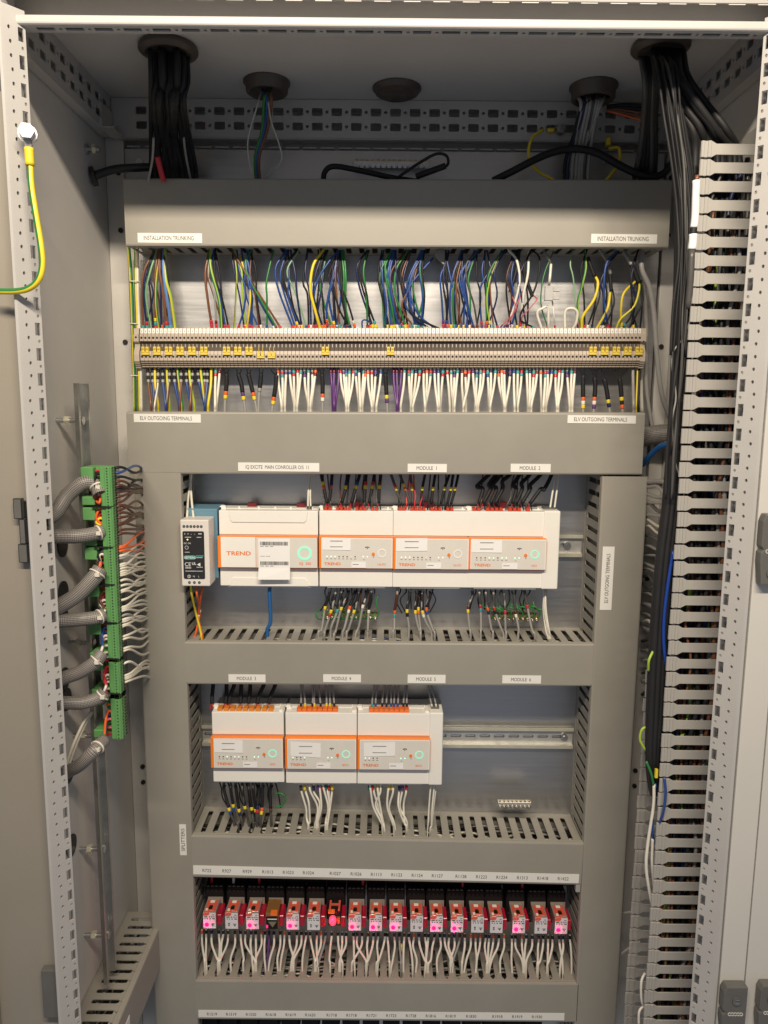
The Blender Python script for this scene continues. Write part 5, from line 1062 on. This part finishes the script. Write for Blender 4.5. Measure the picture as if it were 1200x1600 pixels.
nmz = ['topmost', 'second from the top', 'third from the top', 'fourth from the top', 'fifth from the top', 'sixth from the top', 'lowest']
for i in range(7):
    z1 = atx(170, bnd[i], -.383).z - .0006; z0 = atx(170+i*2, bnd[i+1], -.383).z + .0006; Hh = z1-z0
    t = thing('green_terminal_block', (-.40, -.24, z0), f'green terminal block on the side wall rail, {nmz[i]}', 'terminal block', 'green terminal blocks on the side wall')
    m = MB().box(-.4005, -.3845, -.262, -.2415, z0, z1, 'green_pcb'); m.box(-.3935, -.386, -.2640, -.2621, z0, z1, 'green_pcb'); m.build('body', t, bevel=.0006, seg=1)
    ff = (z1-.022, z1-.003) if i else (z1-.018, z1-.002)
    if i: ff = (z1-.026, z1-.004) if i % 2 else (z1-.010, z1+.004)
    MB().box(-.4275, -.410, -.2605, -.2195, z1-.019, z1-.001, 'green_pcb').build('rail_foot', t, bevel=.001, seg=1); MB().box(-.4275, -.410, -.2605, -.2195, z0+.001, z0+.013, 'green_pcb').build('rail_foot', t, bevel=.001, seg=1)
    MB().box(-.4098, -.401, -.250, -.224, z0+.001, z1-.001, 'green_pcb').build('back_board', t)
    if i: MB().box(-.4125, -.386, -.2655, -.2622, z1-.0005, z1+.0010, 'black_plastic').build('partition', t)
    m = MB(); nn = 14; dz = Hh/nn
    for k in range(nn):
        zz = z0 + dz*(k+.5); m.cyl((-.3898, -.2638, zz), (-.3898, -.2643, zz), .0011, 'hole_dark', 6); m.cyl((-.3847, -.2565, zz), (-.3841, -.2565, zz), .0013, 'hole_dark', 6); m.box(-.3847, -.3839, -.2500, -.2440, zz-.0012, zz+.0012, 'hole_dark'); m.box(-.4013, -.4004, -.258, -.2505, zz-.0011, zz+.0011, 'hole_dark')
    m.build('screw_holes', t)
    # hose
    pts, r = HO[i]; q = [atx(*p) for p in pts]
    b = thing('braided_hose', q[0], f'grey braided cable hose with a white tie, {nmz[i]}', 'hose', 'grey braided hoses from the side wall')
    MB().tube(q, r, 'hose', 14, 8, uv=(24, 520)).build('sleeve', b)
    C = catmull(q, 10); idx = int(len(C)*tiepx[i]); p = C[idx]; d = (C[min(idx+1, len(C)-1)]-C[idx-1]).normalized()
    m = MB(); u = d.cross(Vector((0, 1, 0))).normalized(); w_ = d.cross(u)
    ringp = [p + (u*math.cos(2*math.pi*k/12)+w_*math.sin(2*math.pi*k/12))*(r*1.03) for k in range(13)]
    m.tube(ringp, .0013, 'nylon', 6, 2); hp = p + Vector((.4, -.9, .1)).normalized()*(r*1.05); m.box(hp.x-.003, hp.x+.003, hp.y-.003, hp.y+.002, hp.z-.0025, hp.z+.0025, 'nylon'); m.build('cable_tie', b)
    e = q[-1]; de = (q[-1]-q[-2]).normalized()
    for k, c in enumerate(CC[i]):
        s = 1 if k < 4 else -1; zt_e = min(max(e.z + s*(.012+.006*k), z0+.004), z1-.003)
        if c == 'maroon': c = 'red'
        y_ = -.2535 - .004*(k % 2)
        MB().tube([e - de*.004 + Vector((0, -.003+.002*k, 0)), e + de*.006 + Vector((-.002, -.004, s*.005)), Vector((-.409, y_-.002, (e.z+zt_e)/2+s*.003)), Vector((-.405, y_, zt_e)), Vector((-.400, y_, zt_e-.001*s))], .0019, 'wire_'+c, 6, 4).build('core_wire', b)
    for k in range(5):
        zz = z1 - Hh*(.12+.17*k); c = CC[i][(k+2) % 5]; c = 'red' if c == 'maroon' else c
        MB().tube([Vector((-.4008, -.2545, zz)), Vector((-.4045, -.2550, zz+.0005)), Vector((-.4085, -.2530, zz-.001)), Vector((-.4105, -.246, zz-.002))], .0019, 'wire_'+c, 6, 3).build('core_wire', b)
for k, (px, py) in enumerate(((98, 852), (99, 925), (98, 962), (101, 1060), (104, 1092), (108, 1205), (112, 1320))):
    p = atx(px, py, XW+.0005); m = MB().prism(circle(p.y-.002, p.z, .0165, 18), XW+.0002, XW+.0022, lambda a, b, q: (q, a, b), 'black_plastic')
    m.build('cable_grommet', label=('black wall grommet, empty, below all the hoses' if k == 6 else f'black wall grommet where the hose passes through, {nmz[k]}'), cat='grommet', group='black grommets in the side wall')
for k, (px, x2) in enumerate(((102, 142), (106, 145))):
    wire('cream', [atx(px, 1200, -.462), atx(px+12, 1165, -.45), atx(px+28, 1130, -.44), atx(x2, 1112, -.43)], .0021, name='lead_wire', cat='lead', where=('rising to the lowest green block', 'out'), key=k)
SW = [(733,730,'black'),(740,738,'blue'),(748,745,'black'),(755,758,'darkbrown'),(762,762,'darkbrown'),(768,775,'black'),(778,776,'darkbrown'),(795,793,'darkbrown'),(799,800,'darkbrown'),(805,808,'darkbrown'),(812,810,'darkbrown'),(822,817,'darkbrown'),(832,828,'darkbrown'),(838,834,'darkbrown'),(860,838,'orange'),(865,842,'orange'),(857,836,'orange'),
      (873,869,'cream'),(876,878,'grey'),(893,880,'cream'),(898,893,'cream'),(903,897,'cream'),(912,900,'cream'),(920,905,'cream'),(930,915,'cream'),(942,925,'cream'),(953,937,'cream'),(960,945,'cream'),(968,955,'grey'),(975,963,'cream'),(982,972,'cream'),(985,978,'cream'),(1005,990,'cream'),(1020,998,'cream'),(1024,1014,'cream'),(1062,1042,'cream'),(1065,1047,'cream'),(1068,1052,'cream'),(1073,1066,'cream')]
rs = random.Random(4)
for k in range(22):
    a_ = (rs.uniform(750, 840) if k < 8 else rs.uniform(870, 1075)); SW.append((a_, a_ - rs.uniform(2, 16), rs.choice(['darkbrown', 'darkbrown', 'black']) if k < 8 else rs.choice(['cream', 'grey', 'cream', 'white'])))
for a, b, c in SW:
    px = 177 + (a-733)/430*16
    p0 = atx(px, a, -.3845); p0.y = -.247; p1 = Vector((-.404, -.05, at(214, b, -.06).z - rs.uniform(0, .006)))
    bow = rs.uniform(-.008, .016)
    wire(c, [p0+Vector((-.004, 0, 0)), p0 + Vector((.006, .012, .001)), p0.lerp(p1, .35)+Vector((.010, 0, bow)), p0.lerp(p1, .7)+Vector((.004, 0, bow*.9)), p1], .0019, name='side_wire', cat='side wire', where=('from the green blocks to the trunking', 'from the top'), key=a, group='wires behind the green blocks')

# ============================================================ LOWER LEFT SIDE TRUNKING (runs front to back along the wall)
OUTV = [X]
zs_ = -.7115
O = Vector((XW+.0005, -.335, zs_-.075))
duct('short grey trunking running front to back low on the side wall', O, Y, Z, .285, .075, .0705, slots=(False, True), pitch=.0206, start=.018, mtl='trunk_pvc', wires=(8, ['darkgrey', 'grey', 'white'], 1, 'low side wall trunking'))
OUTV = [-Y]
c = Vector((XW+.0715, -.30, zs_-.03)); m = MB().box(c.x, c.x+.0008, c.y-.02, c.y+.045, c.z-.012, c.z+.006, 'label_white'); o = m.build('text_label', label='white tag on the low side wall trunking', cat='label', group='white printed labels')

# ============================================================ RIGHT: FINGER TRUNKING
xt, xe = .3865, .4685
fp = .02255; hh = .0047
def finger(y, z, par, src):
    if src: 
        c = src.copy(); COL.objects.link(c); c.parent = par; c.location = (JF.uniform(-.0012, .0010), JF.uniform(-.0009, .0009), z - FZ[0] + JF.uniform(-.0006, .0006)); return c
    nk = .0014
    lp = [(xt, z-fp/2+nk), (xt+.0135, z-fp/2+nk), (xt+.0195, z-fp/2+hh), (xe, z-fp/2+hh), (xe, z+fp/2-hh), (xt+.0195, z+fp/2-hh), (xt+.0135, z+fp/2-nk), (xt, z+fp/2-nk)]
    m = MB().prism(lp, y, y+.0018, lambda a, b, q: (a, q, b), 'trunk_pvc_light')
    m.box(xt+.0004, xt+.004, y-.0012, y, z-fp/2+nk, z+fp/2-nk, 'trunk_pvc_light'); m.box(xt+.0085, xt+.0125, y-.0016, y, z-fp/2+nk, z+fp/2-nk, 'trunk_pvc_light')
    FZ[0] = z
    return m.build('finger', par, bevel=.0003, seg=1)
FZ = [0]; JF = random.Random(61)
t = thing('finger_trunking', (.43, -.24, ZB), 'tall pale grey comb-sided trunking packed with cables beside the frame post', 'cable trunking')
for y, ztop in ((-.285, at(1100, 218, -.285).z), (-.2065, -.19)):
    z = ztop - fp/2; src = None; k = 0
    while z > ZB+.03:
        c = finger(y, z, t, src); src = src or c; z -= fp; k += 1
MB().box(xe-.0005, XR-.0003, -.285, -.2045, ZB, .56, 'trunk_pvc_light').build('back_wall', t)
m = MB(); rt = random.Random(8)
for i in range(78):
    c = rt.choice(['black', 'black', 'black', 'darkgrey', 'darkgrey', 'navy', 'brown', 'lime', 'grey', 'blue', 'darkbrown', 'darkbrown', 'black', 'coax', 'brown', 'black'])
    x = rt.uniform(xt+.024, xe-.008); y = rt.uniform(-.276, -.235); pts = []
    z = .53 - rt.random()*.25*(1 if c in ('black', 'coax', 'darkgrey') else 2.4)
    while z > ZB:
        pts.append((min(max(x + rt.uniform(-.011, .011), xt+.018), xe-.004), min(max(y + rt.uniform(-.007, .007), -.280), -.21), z)); z -= rt.uniform(.05, .09)
    if len(pts) > 3: m.tube(pts, rt.uniform(.0018, .0034), 'wire_'+c, 6, 4)
m.build('trunking_wires', base=(.43, -.24, ZB), label='cables running down inside the comb-sided trunking', cat='wires', kind='stuff')

# ============================================================ GLANDS AND HEAVY CABLES
def gland(px, py, rad, hgt, lab, style, zz=None):
    c = atz(px, py, ZC-hgt*.5); t = thing('cable_gland', (c.x, c.y, ZC), lab, 'cable gland', 'rubber cable glands in the roof')
    m = MB(); n = 28
    def lathe(prof, mt):
        vs = [(c.x + r*math.cos(2*math.pi*k/n), c.y + r*math.sin(2*math.pi*k/n), z) for r, z in prof for k in range(n)]
        m.add(vs, [(j*n+k, j*n+(k+1) % n, (j+1)*n+(k+1) % n, (j+1)*n+k) for j in range(len(prof)-1) for k in range(n)], mt, True)
    if style == 'flange': lathe([(rad*.95, ZC), (rad, ZC-.004), (rad*1.0, ZC-hgt*.6), (rad*.97, ZC-hgt*.75), (rad*.86, ZC-hgt*.8), (rad*.84, ZC-hgt), (rad*.74, ZC-hgt*1.02), (rad*.70, ZC-hgt*.7), (0.0001, ZC-hgt*.6)], 'rubber')
    else: lathe([(rad*1.1, ZC-.0002), (rad*1.1, ZC-.003), (rad*1.0, ZC-.005), (rad*.98, ZC-hgt*.9), (rad*.9, ZC-hgt), (rad*.8, ZC-hgt*.98), (rad*.74, ZC-.012), (.0001, ZC-.01)], 'rubber')
    m.build('rubber_boot', t); return c
g1 = gland(263, 79, .040, .011, 'black rubber roof gland with thick black cables beside the earth post', 'flange')
g2 = gland(417, 137, .032, .017, 'brown rubber roof gland with thin blue, brown and green wires', 'cup')
g3 = gland(620, 142, .034, .009, 'empty rubber roof gland in the middle of the roof', 'cup')
g4 = gland(927, 146, .033, .021, 'brown rubber roof gland with grey cables hanging from it', 'cup')
g5 = gland(1032, 75, .0385, .011, 'black rubber roof gland with the big fan of cables over the comb trunking', 'flange')
rc = random.Random(14)
def heavy(col, pts, r, where, key, name='cable', cat='heavy cable', group=None): wire(col, pts, r, name=name, cat=cat, where=where, key=key, group=group, n=10, sub=7)
wG = ('hanging from the gland by the earth post', 'from the earth post')
for i, (a, b, r) in enumerate([(238,236,3.4),(243,250,4.5),(250,262,5),(257,270,5.2),(264,285,5.2),(272,276,5.5),(280,292,5),(286,300,4.4),(290,306,3),(255,243,4.2),(268,255,5),(277,268,4.4)]):
    y = -.245+.02*(i % 3); z_ = Vector((g1.x+(a-263)*.00085, g1.y+.012*((i % 3)-1), ZC-.01))
    heavy('coax', [z_, z_+Vector((0, 0, -.03)), at(a-2, 160, -.16-.01*(i % 3)), at((a+b)/2-1, 215, -.08), at(b, 262, -.045), at(b, 285, -.04), at(b, 300, -.04)+Vector((0, 0, -.02))], r*.001, wG, b, group='thick black cables beside the earth post')
heavy('grey', [at(281, 178, -.1), at(286, 205, -.09), at(290, 240, -.07), at(298, 282, -.05)], .0018, wG, 1); heavy('red', [at(246, 245, -.1), at(250, 262, -.095), at(256, 284, -.09)], .0042, wG, 2); heavy('grey', [at(240, 215, -.12), at(238, 250, -.1), at(231, 284, -.09)], .0018, wG, 3)
wI = ('hanging from the small brown gland', 'from the earth post')
for i, (c, a, b, r, c2) in enumerate([('blue', 417, 402, 2.4, None), ('brown', 424, 405, 2.4, None), ('green', 413, 399, 2.4, 'yellow')]): heavy(c, [Vector((g2.x+(i-1)*.006, g2.y, ZC-.012)), at(a, 155, -.10), at((a+b)/2+4, 200, -.07), at(b, 245, -.05), at(b+1, 284, -.05)], r*.001, wI, i)
heavy('silver', [Vector((g2.x-.008, g2.y, ZC-.012)), at(402, 165, -.1), at(388, 215, -.08), at(389, 250, -.07), at(398, 284, -.06)], .0011, wI, 5); heavy('silver', [at(419, 160, -.1), at(424, 190, -.09), at(436, 225, -.08), at(440, 250, -.07), at(425, 268, -.06), at(406, 284, -.055)], .0011, wI, 6)
wJ = ('hanging from the grey cable gland', 'from the earth post')
for i, (a, b, c) in enumerate([(908,893,'grey'),(913,886,'navy'),(917,899,'grey'),(922,904,'grey'),(927,912,'darkgrey'),(930,908,'grey'),(934,918,'grey'),(938,905,'grey'),(912,882,'black')]): heavy(c, [Vector((g4.x+(i-4)*.006, g4.y, ZC-.014)), at(a, 165, -.09), at((a+b)/2, 210, -.06), at(b+2, 250, -.045), at(b, 284, -.045)], .0028, wJ, i)
wQ = ('from the gland over the comb trunking', 'from the earth post')
for i, (a, b) in enumerate([(1008,990),(1012,1000),(1016,1008),(1020,1016),(1026,1022)]): heavy('darkgrey' if i in (0, 3) else 'coax', [Vector((g5.x-.02+i*.004, g5.y+.015, ZC-.012)), at(a, 130, -.2), at(a-2, 180, -.14), at((a+b)/2, 240, -.08), at(b, 284, -.05), at(b, 300, -.05)], .0042, wQ, b, group='dark cables dropping behind the installation trunking')
for i in range(9):     # fan into the comb trunking
    a = 1040+i*4+rc.uniform(-3, 3); b = 1085+i*6.5+rc.uniform(-3, 3); jy = rc.uniform(-.02, .02)
    heavy('coax', [Vector((g5.x+.0+i*.0035, g5.y-.005, ZC-.012)), at(a+2, 120, -.25+jy), at(a*.6+b*.4+4, 165+rc.uniform(-4, 4), -.252+jy), at(b-4, 203, -.255+jy*.4), Vector((.395+i*.0075, -.245+.003*(i % 3), .53)), Vector((.396+i*.0075, -.245, .46))], .0046, wQ, b, name='fan_cable', group='black cables fanning into the comb trunking')
LB = [(0, 4.6), (1, 4.6), (2, 4.8), (3, 4.4), (4, 4.6), (5, 4.2), (6, 3.6)]
for i, r in LB:
    o = i*4.2; y = -.262 - .006*(i % 2)
    q = [Vector((g5.x-.012+i*.004, g5.y-.008, ZC-.012)), at(1030+o, 130, -.25), at(1046+o*.9, 200, y), at(1058+o, 300, y), at(1058+o*.95, 420, y), at(1055+o*.9, 520, y), at(1050+o*.9, 640, y), at(1040+o*.9, 780, y), at(1028+o*.95, 880, y), at(1019+o*.95, 1000, y), at(1014+o*.9, 1110, y), at(1013+o*.7, 1180, y), at(1016+o*.5, 1222, y+.015), at(1020+o*.4, 1240, y+.04)]
    heavy('coax', q, r*.001, ('running down the comb trunking edge', 'from the earth post'), i, name='trunk_cable', group='black cables down the comb trunking edge')
rl = random.Random(51)
for i in range(9):
    a0 = rl.uniform(1055, 1080); pts = []
    py = 105; e = py + rl.uniform(380, 720); q0 = rl.uniform(-.012, .012); pts = [Vector((g5.x+q0, g5.y, ZC-.012))]
    while py < e:
        base = 1066 - max(0, py-420)*.075 - max(0, 300-py)*.15; pts.append(at(base + (a0-1064) + rl.uniform(-3.5, 3.5), py, -.276 - rl.uniform(0, .006))); py += 75
    heavy(rl.choice(['black', 'coax', 'coax', 'darkgrey']), pts, rl.uniform(.0011, .0019), ('straying down the comb trunking edge', 'from the top'), i, name='thin_cable', group='thin cables straying over the black bundle')
wR = ('beside the comb trunking', 'from the top')
heavy('deepblue', P([(1052, 860, -.272), (1044, 910, -.275), (1038, 960, -.275), (1037, 1000, -.275), (1040, 1035, -.272), (1044, 1050, -.255)]), .0024, wR, 1, name='wire'); heavy('grey', P([(1079, 500, -.274), (1066, 530, -.276), (1053, 548, -.276), (1050, 570, -.276), (1056, 620, -.276), (1050, 660, -.276), (1055, 720, -.276), (1062, 745, -.27)]), .0011, wR, 2, name='wire')
heavy('lime', P([(1020, 1018, -.27), (1014, 1032, -.275), (1013, 1048, -.27)]), .0018, wR, 3, name='wire'); heavy('lime', P([(1012, 1135, -.26), (1003, 1140, -.262), (1000, 1155, -.262), (1006, 1168, -.262), (1012, 1175, -.26)]), .0018, wR, 4, name='wire')
heavy('green', P([(1010, 1190, -.27), (1018, 1210, -.272), (1022, 1230, -.27)]), .0018, wR, 5, name='wire'); heavy('white', P([(1022, 1225, -.27), (1021, 1260, -.272), (1012, 1320, -.272), (1010, 1360, -.272), (1019, 1415, -.268)]), .0023, wR, 6, name='wire'); heavy('white', P([(1020, 1310, -.27), (1019, 1350, -.272), (1023, 1395, -.268)]), .0021, wR, 7, name='wire')
heavy('blue', P([(1038, 1215, -.29), (1040, 1240, -.292), (1036, 1270, -.29), (1026, 1295, -.28), (1024, 1300, -.27)]), .0019, wR, 8, name='wire'); heavy('blue', P([(1024, 1225, -.27), (1020, 1270, -.272), (1019, 1300, -.272), (1023, 1318, -.268)]), .0019, wR, 9, name='wire')
heavy('white', P([(1008, 1520, -.27), (1002, 1535, -.274), (1003, 1565, -.274), (1010, 1575, -.27)]), .0019, wR, 10, name='wire'); heavy('white', P([(1008, 1570, -.27), (999, 1580, -.274), (998, 1600, -.274)]), .0019, wR, 11, name='wire')
heavy('cream', P([(968, 1428, -.06), (985, 1425, -.12), (1004, 1425, -.2)]), .0019, wR, 12, name='wire'); heavy('cream', P([(965, 1495, -.06), (978, 1485, -.12), (998, 1470, -.2)]), .0019, wR, 13, name='wire')
t = thing('taped_cable', at(1086, 330, -.27), 'cable wrapped in white tape with black bands beside the comb trunking', 'cable')
q = P([(1088, 282, -.283), (1087, 310, -.283), (1086, 340, -.283), (1084, 356, -.283)]); MB().tube(q, .0048, 'paper', 10, 5).build('tape_wrap', t)
q = P([(1084, 356, -.283), (1083.5, 362, -.283), (1083, 366, -.283)]); MB().tube(q, .0050, 'wire_black', 10, 3).build('black_band', t); q = P([(1083, 366, -.283), (1082.5, 378, -.283), (1081, 390, -.283)]); MB().tube(q, .0053, 'paper', 10, 4).build('tape_wrap', t)
q = P([(1081, 390, -.283), (1079, 440, -.283), (1075, 482, -.28)]); MB().tube(q, .0046, 'wire_darkgrey', 10, 4).build('cable_jacket', t); MB().tube(P([(1089, 275, -.283), (1089, 279, -.284), (1088, 284, -.283)]), .003, 'wire_brown', 6, 3).build('bare_strands', t)
MB().box(at(1022, 1208, -.275).x, at(1026, 1210, -.275).x, -.28, -.276, at(1022, 1208, -.275).z-.005, at(1022, 1200, -.275).z, 'wire_yellow').build('wire_ferrule', label='yellow ferrule at the lower end of the black cables', cat='ferrule')
# grey wires, braided cable and blue cable between right vertical trunking and the bundle
wS = ('crossing between trunking and black bundle', 'from the top')
rz = random.Random(31)
for i, py in enumerate((752, 760, 772, 782, 790, 803, 812, 826, 838, 850, 866, 880, 893, 905, 915, 930, 944, 960, 972, 985, 1000, 1018, 1034, 1050, 1068, 1085)):
    c = rz.choice(['grey', 'grey', 'darkgrey', 'cream', 'grey', 'darkgrey'])
    heavy(c, [at(1004, py+rz.uniform(-5, 5), -.05), at(1014, py+rz.uniform(-6, 3), -.10), at(1028, py+rz.uniform(-2, 12), -.17), at(1040, py+rz.uniform(0, 18), -.22)], rz.uniform(.0020, .0036), wS, py, name='side_wire', cat='side wire', group='grey wires behind the vertical trunking')
heavy('netblue', P([(1004, 726, -.05), (1016, 712, -.07), (1030, 699, -.09), (1048, 692, -.11)]), .0048, wS, 0, name='network_cable', cat='cable')
q = P([(1000, 684, -.03), (1020, 680, -.04), (1040, 678, -.05), (1060, 680, -.06)]); b = MB().tube(q, .016, 'hose', 14, 6, uv=(34, 520)).build('braided_hose', label='thick grey braided sleeve crossing behind the blue network cable', cat='hose')
m = MB().box(at(1008, 750, -.01).x, .4455, -.004, -.0005, -.5, .06, 'dark_grey_plastic'); 
# cables above the installation trunking
wT = ('lying over the installation trunking', 'from the earth post')
heavy('black', P([(505, 283, -.05), (508, 268, -.055), (522, 260, -.055), (560, 266, -.055), (610, 277, -.05), (660, 285, -.05)]), .0042, wT, 1, group='loose black cables above the trunking'); heavy('black', P([(622, 277, -.06), (650, 258, -.062), (680, 241, -.062), (697, 243, -.062), (700, 256, -.062), (690, 262, -.062), (650, 276, -.06)]), .0022, wT, 2, name='wire', group='loose black cables above the trunking')
heavy('coax', P([(650, 276, -.064), (672, 268, -.064), (696, 259, -.064)]), .0046, wT, 3, group='loose black cables above the trunking')
heavy('black', P([(770, 283, -.06), (800, 268, -.065), (850, 243, -.065), (890, 233, -.065), (930, 238, -.068), (975, 262, -.07), (1010, 276, -.07), (1035, 272, -.07), (1050, 255, -.075)]), .0056, wT, 4, group='loose black cables above the trunking')
heavy('yellow', P([(848, 203, -.02), (832, 215, -.03), (826, 240, -.035), (838, 265, -.04), (866, 282, -.045)]), .0024, wT, 5, name='earth_wire', cat='earth wire'); heavy('yellow', P([(951, 215, -.03), (950, 228, -.03)]), .0045, wT, 6, name='lug_sleeve', cat='lug'); heavy('yellow', P([(855, 204, -.02), (866, 203, -.02)]), .0035, wT, 7, name='lug_sleeve', cat='lug')
heavy('yellow', P([(952, 232, -.03), (967, 232, -.04), (967, 255, -.045), (955, 272, -.045), (945, 284, -.045)]), .0024, wT, 8, name='earth_wire', cat='earth wire')
for px, py, w in ((875, 203, 'beside the yellow earth loop'), (950, 246, 'below the yellow lug sleeve')):
    p = at(px, py, -.018); MB().cyl(p, p+Vector((0, .018, 0)), .0035, 'steel', 10).cyl(p, p+Vector((0, -.006, 0)), .0085, 'steel', 14, .006).build('earth_bolt', label=f'silver earth bolt on the rear rail {w}', cat='bolt', group='silver earth bolts')
for i, (c, dy) in enumerate((('brown', 0), ('brown', 4), ('orange', 8), ('black', -8), ('black', -4))): heavy(c, P([(948, 170+dy*.4, -.05), (975, 172+dy, -.06), (1010, 178+dy*1.6, -.08)]), .0016 if c != 'black' else .003, ('crossing behind the black fan', 'from the top'), dy, name='wire')
# black plug rod and bolts on the side wall, earth strap on the front post
t = thing('cable_plug', atx(143, 278, XW), 'black rod with a round flange sticking out of the side wall', 'plug')
a = atx(143, 276, XW+.001); b_ = at(215, 262, -.05)
MB().cyl(a, a + (b_-a).normalized()*.006, .0145, 'black_plastic', 18).build('flange', t); MB().tube([a, a.lerp(b_, .5)+Vector((0, 0, .004)), b_, b_+Vector((.02, .01, .004))], .0062, 'black_plastic', 10, 5).build('rod', t)
p = atx(133, 233, XW); m = MB().cyl(p, p+Vector((.022, 0, 0)), .0035, 'steel', 10).cyl(p, p+Vector((.005, 0, 0)), .0075, 'steel', 6).cyl(p+Vector((.012, 0, 0)), p+Vector((.017, 0, 0)), .0075, 'zinc_yellow', 6); m.build('wall_bolt', label='threaded bolt with nuts on the shaded side wall', cat='bolt')
t = thing('earth_strap', at(45, 212, -.375), 'green and yellow earth cable bolted to the perforated front post', 'earth cable')
p = at(43, 209, -.374); MB().cyl(p, p+Vector((.004, -.012, 0)), .0088, 'steel', 6).cyl(p+Vector((-.001, .003, 0)), p, .0105, 'steel', 16).build('bolt', t)
a = at(44, 218, -.377); MB().box(a.x-.004, a.x+.004, -.378, -.376, a.z-.016, a.z+.004, 'steel').build('lug', t)
MB().tube(P([(45, 231, -.379), (46, 245, -.379), (47, 259, -.379)]), .0052, 'wire_yellow', 12, 3).build('lug_sleeve', t)
MB().tube(P([(47, 258, -.379), (49, 290, -.381), (55, 330, -.384), (64, 385, -.386), (66, 415, -.386), (60, 437, -.386), (46, 450, -.384), (25, 455, -.38), (-10, 455, -.372)]), .0037, 'wire_yellow', 10, 7, m2='wire_green').build('cable', t)
finish_labels()
